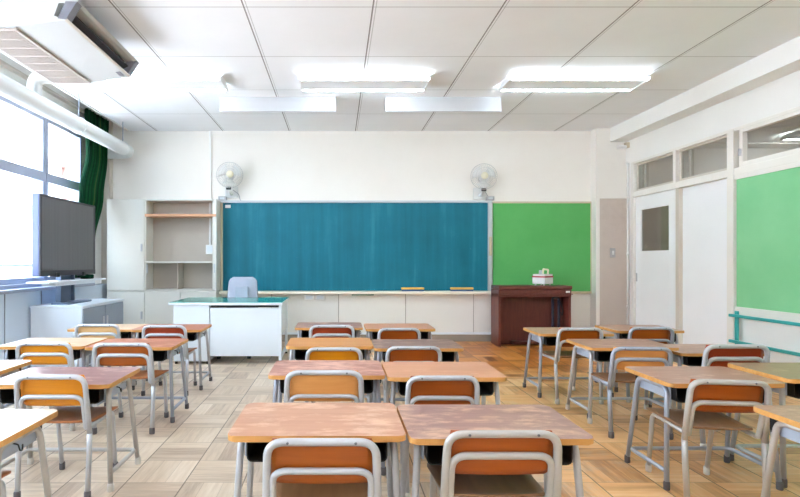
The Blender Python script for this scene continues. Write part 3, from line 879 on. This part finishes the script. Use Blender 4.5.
# green notice board on the right wall
nb = thing('notice_board', 'large pale green notice board on the right wall over teal rails', 'notice board', (XR, 3.2, 0.66))
MB().box(-0.018, 0.0, -2.9, 2.005, 0.0, 1.24).build('panel', M['green_side'], nb)
m = MB(); m.box(-0.026, 0.0, -2.9, 2.02, -0.085, 0.0, 0.003); m.box(-0.026, 0.0, -2.9, 2.02, 1.24, 1.28, 0.003)
m.build('frame', M['trim'], nb)
# handrail
hr = thing('handrail', 'teal double handrail along the right wall below the green board', 'handrail', (XR, 5.165, 0.0))
for z in (0.575, 0.325):
    MB().box(-0.085, -0.055, -6.2, 0.06, z-0.014, z+0.014, 0.004).build('rail', M['teal_rail'], hr)
for y in (-0.0, -1.6, -3.2, -4.8):
    MB().box(-0.055, -0.036, y-0.02, y+0.02, 0.0, 0.62, 0.004).build('post', M['teal_rail'], hr)
# switch, safety lamp, conduit
ls = thing('light_switch', 'grey light switch plate on the tan column by the door', 'switch', (3.72, 7.195, 1.155))
MB().box(-0.034, 0.034, -0.012, 0.006, 0.0, 0.125, 0.004).build('plate', M['grey_box'], ls)
MB().box(-0.014, 0.014, -0.017, -0.012, 0.035, 0.09, 0.003).build('button', M['white_plastic'], ls)
el = thing('safety_lamp', 'small white oval lamp mounted high between column and door', 'lamp', (3.87, 7.13, 2.635))
MB().lathe([(0.01, 0.0), (0.05, 0.005), (0.062, 0.02), (0.056, 0.04), (0.02, 0.05)], (-0.06, 0, -0.03), 'z', 20).build('lamp_head', M['white_plastic'], el)
MB().box(-0.02, 0.04, -0.03, 0.03, -0.015, 0.055, 0.006).build('bracket', M['board_frame_tan'], el)
cd = thing('door_conduit', 'white cable conduit running down beside the column at the door', 'conduit', (3.885, 7.12, 0.0))
MB().cyl((0, 0, 0.0), (0, 0, 2.42), 0.013, 12).build('pipe', M['white_plastic'], cd)
for z in (1.96, 1.2, 0.5): MB().lathe([(0.016, -0.02), (0.018, 0.0), (0.016, 0.02)], (0, 0, z), 'z', 12).build('clip', M['white_plastic'], cd)

# ------------------------------------------------------------------ lockers on the back wall
Yc = 7.07
def cabinet(name, label, x0, x1, z0, z1, doors, handle_side=1):
    t = thing(name, label, 'cabinet', ((x0+x1)/2, Yc, z0), 0)
    hw, h, D = (x1-x0)/2, z1-z0, 7.347-Yc
    m = MB()
    m.box(-hw, -hw+0.018, 0.0, D, 0, h, 0.001); m.box(hw-0.018, hw, 0.0, D, 0, h, 0.001)
    m.box(-hw+0.018, hw-0.018, 0.0, D, h-0.02, h); m.box(-hw+0.018, hw-0.018, 0.0, D, 0, 0.02); m.box(-hw+0.018, hw-0.018, D-0.012, D, 0.02, h-0.02)
    m.build('body', M['cab_cream'], t)
    w = 2*hw/doors
    for k in range(doors):
        a = -hw+k*w
        d = MB().box(a+0.004, a+w-0.004, -0.018, -0.001, 0.006, h-0.006, 0.003).build('door', M['cab_cream'], t)
        hs = handle_side if doors == 1 else (1 if k % 2 == 0 else -1)
        hx = a+w/2+hs*(w/2-0.04)
        hz = h*0.47 if h > 1 else h*0.55
        MB().box(hx-0.012, hx+0.012, -0.028, -0.018, hz-0.05, hz+0.05, 0.003).build('handle', M['steel'], d)
    return t
cabinet('locker', 'tall cream locker with one door beside the green curtain', -3.05, -2.546, 0.71, 1.93, 1)
cabinet('base_cabinet', 'low cream cabinet below the tall locker in the back corner', -3.05, -2.546, 0.0, 0.705, 1)
cabinet('base_cabinet', 'low cream two-door cabinet below open shelves, behind the teacher desk', -2.546, -1.60, 0.0, 0.705, 2)
t = thing('open_shelf', 'cream open shelf unit left of the chalkboard with empty compartments', 'shelf', (-2.073, Yc, 0.71))
m = MB(); hw, h, D = 0.473, 1.22, 7.347-Yc
m.box(-hw, -hw+0.016, 0, D, 0, h); m.box(hw-0.016, hw, 0, D, 0, h); m.box(-hw+0.016, hw-0.016, 0, D, h-0.02, h); m.box(-hw+0.016, hw-0.016, 0, D, 0, 0.02)
m.box(hw-0.052, hw-0.016, 0, 0.012, 0, h)
m.build('body', M['cab_cream'], t)
MB().box(-hw+0.016, hw-0.016, D-0.008, D, 0.02, h-0.02).build('back_panel', M['cab_inside'], t)
MB().box(-hw+0.016, hw-0.06, 0.0, D-0.008, 0.37, 0.392, 0.002).build('middle_shelf', M['cab_cream'], t)
MB().box(-0.055, -0.037, 0.006, D-0.008, 0.02, 0.37, 0.002).build('divider', M['cab_inside'], t)
MB().box(-hw+0.002, hw-0.002, -0.025, D-0.05, 0.985, 1.02, 0.004).build('wooden_shelf', M['shelf_wood'], t)
for s in (-1, 1): MB().box(s*(hw-0.035), s*(hw-0.02), -0.008, 0.0, 0.24, 0.36, 0.002).build('hinge', M['steel'], t)

# ------------------------------------------------------------------ teacher desk, chair
td = thing('teacher_desk', 'white steel teacher desk with green top in front of chalkboard', 'desk', (-1.18, 5.69, 0))
m = MB(); m.box(-0.625, 0.60, 0, 0.80, 0.632, 0.66, 0.006); m.build('desktop', M['white_metal'], td)
MB().box(-0.617, 0.592, 0.008, 0.792, 0.66, 0.664, 0.001).build('desk_mat', M['teal_top'], td)
p = MB().box(-0.572, -0.188, 0.02, 0.76, 0.03, 0.632, 0.004).build('pedestal', M['white_metal'], td)
for k in range(3): MB().box(-0.562, -0.198, 0.76, 0.775, 0.05+k*0.19, 0.23+k*0.19, 0.004).build('drawer', M['white_metal'], p)
for x in (-0.55, -0.21):
    for y in (0.05, 0.72): MB().cyl((x, y, 0), (x, y, 0.03), 0.016, 12).build('foot', M['black_plastic'], p)
MB().box(-0.18, 0.556, 0.022, 0.036, 0.085, 0.602, 0.003).build('modesty_panel', M['white_metal'], td)
MB().box(-0.18, 0.556, 0.06, 0.74, 0.606, 0.631).build('center_drawer', M['black_plastic'], td)
m = MB(); m.box(0.556, 0.585, 0.02, 0.06, 0.02, 0.632, 0.003); m.box(0.556, 0.585, 0.70, 0.74, 0.02, 0.632, 0.003); m.box(0.562, 0.58, 0.06, 0.70, 0.30, 0.632, 0.002); m.box(0.562, 0.58, 0.06, 0.70, 0.05, 0.09, 0.002)
m.build('leg_panel', M['white_metal'], td)
for y in (0.04, 0.72): MB().cyl((0.57, y, 0), (0.57, y, 0.02), 0.016, 12).build('foot', M['black_plastic'], td)

oc = thing('office_chair', 'grey office chair tucked behind the white teacher desk', 'chair', (-1.165, 6.14, 0))
def fbk(u, v):
    x = (u-0.5)*2; z = 0.50+0.41*v
    hw = 0.205-0.035*v
    if v > 0.82: hw -= 0.05*((v-0.82)/0.18)**3
    if v < 0.12: hw -= 0.03*((0.12-v)/0.12)**2
    return (x*hw, 0.42+0.05*v-0.04*(1-x*x), z)
ob = MB().grid(fbk, 16, 16, 0.045).build('backrest', M['chair_cloth'], oc)
m = MB(); m.box(-0.085, 0.085, 0.352, 0.375, 0.56, 0.80, 0.012); m.build('back_insert', M['chair_cloth'], ob)
MB().slab(rrect(-0.23, 0.23, -0.08, 0.38, 0.07), 0.40, 0.47, 0.022, 0, 0, seg=3).build('seat', M['chair_cloth'], oc)
MB().tube(fillet([(0, 0.10, 0.385), (0, 0.44, 0.39), (0, 0.485, 0.62)], 0.05), 0.018, 10).build('back_arm', M['black_plastic'], oc)
MB().lathe([(0.04, 0.10), (0.035, 0.16), (0.024, 0.17), (0.024, 0.40)], (0, 0.12, 0), 'z', 16).build('gas_column', M['black_plastic'], oc)
for k in range(5):
    a = 2*PI*k/5-PI/2+PI/5
    ex, ey = 0.29*math.cos(a), 0.12+0.29*math.sin(a)
    lg = MB().tube([(0.02*math.cos(a), 0.12+0.02*math.sin(a), 0.125), (ex, ey, 0.078)], [0.026, 0.016], 10).build('base_leg', M['black_plastic'], oc)
    MB().lathe([(0.018, -0.022), (0.027, -0.018), (0.027, 0.018), (0.018, 0.022)], (ex, ey, 0.027), 'x', 16).build('caster', M['black_plastic'], lg)
    MB().cyl((ex, ey, 0.05), (ex, ey, 0.075), 0.010, 8).build('caster_stem', M['black_plastic'], lg)

# ------------------------------------------------------------------ organ with eraser cleaner
og = thing('organ', 'dark reddish-brown wooden organ against the back wall under the green board', 'organ', (2.55, 6.87, 0))
for s in (-1, 1):
    m = MB(); m.box(s*0.468, s*0.438, 0.0, 0.335, 0.0, 0.68, 0.004); m.build('side_panel', M['organ'], og)
m = MB(); m.box(-0.468, 0.468, -0.01, 0.335, 0.645, 0.735, 0.006); m.build('keyboard_case', M['organ'], og)
l = MB().box(-0.468, 0.48, -0.02, 0.335, 0.738, 0.785, 0.012).build('lid', M['organ'], og)
MB().box(-0.475, 0.485, -0.024, 0.01, 0.675, 0.685, 0.003).build('moulding', M['organ'], og)
MB().box(-0.438, 0.438, 0.20, 0.215, 0.0, 0.645).build('front_panel', M['organ_dark'], og)
MB().box(0.395, 0.45, -0.013, -0.0095, 0.697, 0.722, 0.001).build('name_plate', M['label_white'], og)
MB().box(-0.25, 0.25, 0.08, 0.22, 0.02, 0.05, 0.006).build('pedal_board', M['organ_dark'], og)
kb = thing('folded_stand', 'dark navy pair of upright bars inside the organ knee space', 'stand', (2.55+0.315, 6.97, 0.0))
for x in (-0.045, 0.035): MB().cyl((x, 0, 0.0), (x, 0, 0.60), 0.017, 10).build('bar', M['navy'], kb)
MB().tube(fillet([(-0.045, 0, 0.58), (-0.045, 0, 0.63), (0.035, 0, 0.63), (0.035, 0, 0.58)], 0.02), 0.015, 10).build('top_bar', M['navy'], kb)
MB().tube(fillet([(0.05, -0.012, 0.58), (0.085, -0.012, 0.45), (0.075, -0.012, 0.38), (0.055, -0.012, 0.44)], 0.03, 4), 0.006, 8).build('cable', M['black_plastic'], kb)
ec = thing('eraser_cleaner', 'white chalk eraser cleaner with red band and handle on organ lid', 'eraser cleaner', (2.725, 7.06, 0.7855), math.radians(40))
HX, HY = 0.105, 0.09
for sx in (-1, 1):
    for sy in (-1, 1): MB().cyl((sx*0.075, sy*0.06, 0), (sx*0.075, sy*0.06, 0.02), 0.010, 10).build('foot', M['white_plastic'], ec)
MB().box(-HX, HX, -HY, HY, 0.02, 0.105, 0.006).build('body', M['white_plastic'], ec)
MB().box(-HX-0.004, HX+0.004, -HY-0.004, HY+0.004, 0.105, 0.122, 0.003).build('band', M['red'], ec)
MB().box(-HX+0.004, HX-0.004, -HY+0.004, HY-0.004, 0.122, 0.148, 0.006).build('lid', M['white_plastic'], ec)
hd_ = MB().tube(fillet([(0.075, -0.03, 0.146), (0.085, -0.03, 0.205), (-0.04, -0.03, 0.215), (-0.05, -0.03, 0.15)], 0.012), 0.012, 10).build('handle', M['fan_hub'], ec)
MB().cyl((-0.055, 0.0, 0.146), (-0.055, 0.0, 0.20), 0.024, 14, r2=0.02).build('knob', M['board_frame'], ec)

# ------------------------------------------------------------------ television corner
sc = thing('storage_cabinet', 'pale blue steel storage cabinet with grey doors under the television', 'cabinet', (-2.58, 5.39, 0))
MB().box(-0.52, 0.0, 0.0, 1.02, 0.02, 0.63, 0.004).build('body', M['cab_blue'], sc)
MB().box(-0.525, 0.012, -0.008, 1.028, 0.63, 0.652, 0.004).build('top', M['cab_blue'], sc)
for a, b_, hs in ((0.012, 0.505, 0.46), (0.515, 1.008, 0.555)):
    d = MB().box(0.0, 0.016, a, b_, 0.04, 0.62, 0.003).build('door', M['cab_grey'], sc)
    MB().box(0.016, 0.024, hs-0.014, hs+0.014, 0.40, 0.50, 0.003).build('handle', M['steel'], d)
MB().box(-0.50, -0.02, 0.03, 0.99, 0.0, 0.02).build('plinth', M['cab_grey'], sc)
ts = thing('tv_stand', 'steel television stand with white shelf on the pale blue storage cabinet', 'stand', (-2.90, 5.62, 0.6525))
m = MB(); m.box(-0.06, 0.13, -0.10, 0.40, 0, 0.018, 0.003); m.build('base', M['stand_steel'], ts)
m = MB(); m.box(-0.055, -0.035, -0.02, 0.28, 0.018, 0.62, 0.002); m.box(-0.035, 0.0, -0.02, 0.0, 0.018, 0.62, 0.002); m.box(-0.035, 0.0, 0.26, 0.28, 0.018, 0.62, 0.002)
m.build('column', M['stand_steel'], ts)
m = MB(); m.box(-0.09, 0.13, -0.50, 0.78, 0.232, 0.25, 0.003); m.box(-0.05, 0.10, -0.30, 0.55, 0.20, 0.232, 0.004)
m.build('shelf', M['white_metal'], ts)
o = MB().box(-0.05, 0.05, -0.07, 0.07, 0, 0.05, 0.012).build('cloth_bundle', M['curtain'], None, (-2.85, 6.08, 0.9035))
tag(o, 'small dark green bundle lying on the shelf under the television', 'cloth')
tv = thing('television', 'large dark flat television facing the room beside the windows', 'television', (-2.86, 5.12, 0.955))
m = MB(); m.box(-0.075, 0.0, 0, 1.16, 0, 0.80, 0.008); m.build('casing', M['tv_case'], tv)
m = MB(); m.box(0.0, 0.012, 0, 1.16, 0.775, 0.80, 0.003); m.box(0.0, 0.014, 0, 1.16, 0.0, 0.055, 0.003); m.box(0.0, 0.012, 0, 0.028, 0.055, 0.775, 0.003); m.box(0.0, 0.012, 1.132, 1.16, 0.055, 0.775, 0.003)
m.build('bezel', M['tv_bezel'], tv)
MB().box(-0.004, 0.006, 0.026, 1.134, 0.053, 0.777).build('screen', M['tv_screen'], tv)
MB().box(-0.12, -0.075, 0.1, 1.06, 0.10, 0.55, 0.02).build('back_housing', M['tv_case'], tv)
for y in (0.30, 0.86): MB().box(-0.05, 0.03, y-0.025, y+0.025, -0.012, 0.03, 0.004).build('bracket', M['black_plastic'], tv)

# curtain
def curtain():
    prof = [(0.0, 6.02, 6.34), (0.10, 6.06, 6.42), (0.22, 6.16, 6.66), (0.5, 6.33, 6.90), (0.75, 6.52, 7.02), (1.0, 6.47, 7.08)]
    def yy(v):
        for (a, l0, r0), (c, l1, r1) in zip(prof, prof[1:]):
            if v <= c+1e-9:
                k = (v-a)/(c-a); k = k*k*(3-2*k)
                return l0+(l1-l0)*k, r0+(r1-r0)*k
        return prof[-1][1], prof[-1][2]
    b = bmesh.new(); nu, nv = 90, 30
    uvl = b.loops.layers.uv.new('UVMap')
    V = []
    for i in range(nu+1):
        col = []
        for j in range(nv+1):
            u, v = i/nu, j/nv
            l, r = yy(v)
            amp = 0.030
            ph = u*2*PI*8.5
            x = -3.055+amp*math.sin(ph)+0.008*math.sin(ph*0.37+v*3)
            y = l+(r-l)*(u+0.015*math.sin(2*ph))
            col.append(b.verts.new((x, y, 0.91+(2.965-0.91)*v)))
        V.append(col)
    for i in range(nu):
        for j in range(nv):
            f = b.faces.new((V[i][j], V[i+1][j], V[i+1][j+1], V[i][j+1])); f.smooth = True
            for lp, (a, c) in zip(f.loops, ((i, j), (i+1, j), (i+1, j+1), (i, j+1))): lp[uvl].uv = (a/nu, c/nv)
    me = bpy.data.meshes.new('curtain'); b.to_mesh(me); b.free(); me.materials.append(M['curtain'])
    o = bpy.data.objects.new('curtain', me); COL.objects.link(o)
    s = o.modifiers.new('thickness', 'SOLIDIFY'); s.thickness = 0.004
    tag(o, 'dark green striped curtain gathered at the window in the back left corner', 'curtain')
curtain()

# ------------------------------------------------------------------ ventilation duct
du = thing('ventilation_duct', 'large white round ventilation duct along the windows under the ceiling', 'duct', (-2.76, 4.0, 2.555))
m = MB(); pts = fillet([(0, -5.5, 0), (0, 3.12, 0), (-0.86, 3.12, 0)], 0.14, 8); m.tube(pts, 0.082, 28); dm = m.build('main_pipe', M['duct'], du)
m = MB(); m.tube([(-0.80, 3.12, 0), (-0.90, 3.12, 0)], 0.092, 24); m.build('outer_cowl', M['duct'], du)
m = MB(); m.tube(fillet([(0, 0.86, 0.0), (0, 0.86, 0.23), (0.50, 0.86, 0.25), (0.50, 0.86, 0.345)], [0.10, 0.06], 7), 0.062, 24); m.build('branch_pipe', M['duct'], du)
for y in (0.15, 1.70, 2.87, -1.0):
    h = MB().cyl((0, y, 0.08), (0, y, 0.345), 0.006, 8); h.build('hanger_rod', M['alu'], du)
    m = MB(); m.tube([(0.085*math.cos(2*PI*k/28), y, 0.085*math.sin(2*PI*k/28)) for k in range(28)], 0.006, 6, closed=True); m.build('hanger_ring', M['duct'], du)

# ------------------------------------------------------------------ air conditioner
ac = thing('air_conditioner', 'white ceiling air conditioner with dark outlet slot at upper left', 'air conditioner', (-2.0, 3.37, 2.58))
def A(x, z): return (x+2.0, z-2.58)
y0, y1 = 0.035, 1.02
prof = [A(-1.715, 2.625), A(-2.04, 2.585), A(-2.34, 2.580), A(-2.40, 2.62), A(-2.40, 2.80), A(-1.70, 2.80), A(-1.635, 2.745), A(-1.66, 2.735), A(-1.76, 2.735), A(-1.79, 2.655), A(-1.73, 2.635)]
MB().prism(prof, 'y', 0.0, 1.045).build('body', M['ac_body'], ac)
for ya, yb_ in ((-0.004, 0.06), (0.985, 1.049)):
    MB().prism([A(-1.765, 2.637), A(-1.712, 2.630), A(-1.652, 2.728), A(-1.640, 2.742), A(-1.715, 2.744)], 'y', ya, yb_).build('end_cap', M['ac_cap'], ac)
m = MB(); m.prism([A(-1.80, 2.650), A(-1.765, 2.640), A(-1.735, 2.735), A(-1.78, 2.74)], 'y', 0.06, 0.985); s = m.build('outlet', M['ac_dark'], ac)
m = MB(); m.prism([A(-1.752, 2.668), A(-1.700, 2.690), A(-1.702, 2.695), A(-1.754, 2.674)], 'y', 0.07, 0.975)
m.box(A(-1.75,0)[0], A(-1.70,0)[0], 0.515, 0.530, A(0,2.68)[1], A(0,2.705)[1], 0.004)
m.build('louvre', M['ac_dark'], s)
m = MB(); m.prism([A(-1.722, 2.622), A(-1.706, 2.628), A(-1.706, 2.636), A(-1.724, 2.634)], 'y', 0, 1.045); m.build('edge_strip', M['ac_edge'], ac)
gm = MB()
for k in range(34):
    x = -2.325+k*0.0082
    gm.box(x+2.0, x+2.0+0.0045, 0.02, 1.03, A(0, 2.572)[1], A(0, 2.581)[1])
for k in range(8): gm.box(-0.33, -0.045, 0.015+k*0.1435, 0.027+k*0.1435, A(0, 2.5705)[1], A(0, 2.5825)[1])
gm.box(-0.335, -0.327, 0.012, 1.035, A(0, 2.57)[1], A(0, 2.5825)[1]); gm.box(-0.05, -0.035, 0.012, 1.035, A(0, 2.57)[1], A(0, 2.588)[1])
gm.build('intake_grille', M['ac_grille'], ac)
MB().box(-0.33, -0.045, 0.02, 1.03, A(0, 2.5805)[1], A(0, 2.584)[1]).build('intake_back', M['ac_edge'], ac)
for x in (-0.35, 0.2):
    for y in (0.12, 0.92): MB().cyl((x, y, A(0, 2.80)[1]), (x, y, A(0, 2.90)[1]), 0.008, 8).build('hanger_bolt', M['steel'], ac)
MB().box(0.225, 0.262, 0.90, 0.99, A(0, 2.6165)[1], A(0, 2.6225)[1]).build('badge', M['ac_cap'], ac)

# ------------------------------------------------------------------ lamps
def ceiling_light(x0, x1, y, label, mt='tube', zc=ZC, group='twin tube ceiling lights'):
    t = thing('ceiling_light', label, 'ceiling light', ((x0+x1)/2, y, zc), 0, group)
    h = (x1-x0)/2
    MB().prism([(-0.07, 0.0), (-0.08, -0.02), (-0.138, -0.050), (-0.134, -0.056), (0.134, -0.056), (0.138, -0.050), (0.08, -0.02), (0.07, 0.0)], 'x', -h, h).build('body', M['lamp_body'], t)
    for s in (-1, 1):
        MB().cyl((-h+0.012, s*0.165, -0.050), (h-0.012, s*0.165, -0.050), 0.0145, 14).build('tube', M[mt], t)
        MB().prism([(-0.182, -0.032), (-0.182, -0.064), (0.182, -0.064), (0.182, -0.032), (0.09, 0.0), (-0.09, 0.0)], 'x', s*h-0.008, s*h+0.008).build('end_cap', M['lamp_body'], t)
    return t
places = [(5.27, ['lit twin tube ceiling light right behind the air conditioner, leftmost of its row',
                  'lit twin tube ceiling light in the middle of the row over the desks',
                  'lit twin tube ceiling light nearest the right wall beam'])]
for y, lbs in places:
    for (a, c), lb in zip(((-2.40, -1.12), (-0.36, 0.89), (1.66, 2.99)), lbs): ceiling_light(a, c, y, lb)
for y, w in ((2.35, 'second row, above the camera'), (-0.5, 'third row, behind the camera')):  # unseen lamp rows added to brighten the room
    for (a, c), sd in zip(((-2.35, -1.1), (-0.36, 0.89), (1.65, 2.9)), ('window side', 'middle', 'door side')):
        if a < -2 and y > 2: continue
        ceiling_light(a, c, y, 'added unseen twin tube ceiling light of the %s, %s' % (w, sd))
def board_light(x0, x1, label):
    t = thing('board_light', label, 'chalkboard light', ((x0+x1)/2, 5.88, ZC), 0, 'hooded chalkboard lights')
    h = (x1-x0)/2
    m = MB(); m.prism([(-0.05, 0.0), (-0.075, -0.165), (-0.067, -0.167), (0.02, -0.05), (0.09, -0.02), (0.09, 0.0)], 'x', -h, h); m.build('hood', M['hood'], t)
    MB().cyl((-h+0.04, 0.035, -0.085), (h-0.04, 0.035, -0.085), 0.0145, 14).build('tube', M['tube_board'], t)
    for s in (-1, 1): MB().prism([(-0.05, 0.0), (-0.077, -0.168), (0.06, -0.10), (0.09, 0.0)], 'x', s*h-0.008, s*h+0.008).build('end_cap', M['hood'], t)
board_light(-1.27, -0.02, 'white hooded chalkboard light on the ceiling, left of two')
board_light(0.535, 1.785, 'white hooded chalkboard light on the ceiling, right of two')
for y, lb in ((6.35, 'lit ceiling light out in the corridor seen through the transom, far end'), (3.4, 'added unseen ceiling light out in the corridor, nearer one behind the wall'), (0.4, 'added unseen ceiling light out in the corridor behind the camera')):
    ceiling_light(5.44, 6.2, y, lb, 'tube_hall', 2.645, 'corridor ceiling lights')  # nearer two are unseen, added to brighten the corridor

# ------------------------------------------------------------------ daylight
W = bpy.data.worlds.new('sky'); SC.world = W; W.use_nodes = True
nt = W.node_tree; bg = nt.nodes['Background']
bg.inputs[0].default_value = (0.66, 0.83, 1.0, 1); bg.inputs[1].default_value = 5.0
for (a, b_) in wy:
    L = bpy.data.lights.new('window_portal', 'AREA'); L.shape = 'RECTANGLE'; L.size = b_-a; L.size_y = 1.75
    L.cycles.is_portal = True
    lo = bpy.data.objects.new('window_portal', L); COL.objects.link(lo)
    lo.location = (XL-0.12, (a+b_)/2, 1.78); lo.rotation_euler = (0, -PI/2, 0)
    lo.rotation_euler = Vector((1, 0, 0)).to_track_quat('-Z', 'Y').to_euler()

sun = bpy.data.lights.new('sun', 'SUN'); sun.energy = 24.0; sun.angle = 0.01; sun.color = (0.80, 0.91, 1.0)
so = bpy.data.objects.new('sun', sun); COL.objects.link(so); so.location = (4, 0, 12)
so.rotation_euler = Vector((-0.34, 0.25, -0.90)).to_track_quat('-Z', 'Y').to_euler()

# ------------------------------------------------------------------ camera
cam = bpy.data.cameras.new('camera'); co = bpy.data.objects.new('camera', cam); COL.objects.link(co)
co.location = (0, 0, 1.10); co.rotation_euler = (PI/2, 0, 0)
cam.sensor_width = 36.0; cam.lens = 533.0*36.0/800.0
cam.shift_x = (400-337)/800.0; cam.shift_y = (261.5-248.5)/800.0
cam.clip_start = 0.05
SC.camera = co
SC.view_settings.view_transform = 'Standard'; SC.view_settings.look = 'None'
SC.view_settings.gamma = 1.0; SC.view_settings.use_curve_mapping = False
SC.view_settings.exposure = 1.6
SC.cycles.use_denoising = True
SC.cycles.max_bounces = 10; SC.cycles.diffuse_bounces = 6; SC.cycles.transparent_max_bounces = 16
SC.cycles.sample_clamp_indirect = 8.0
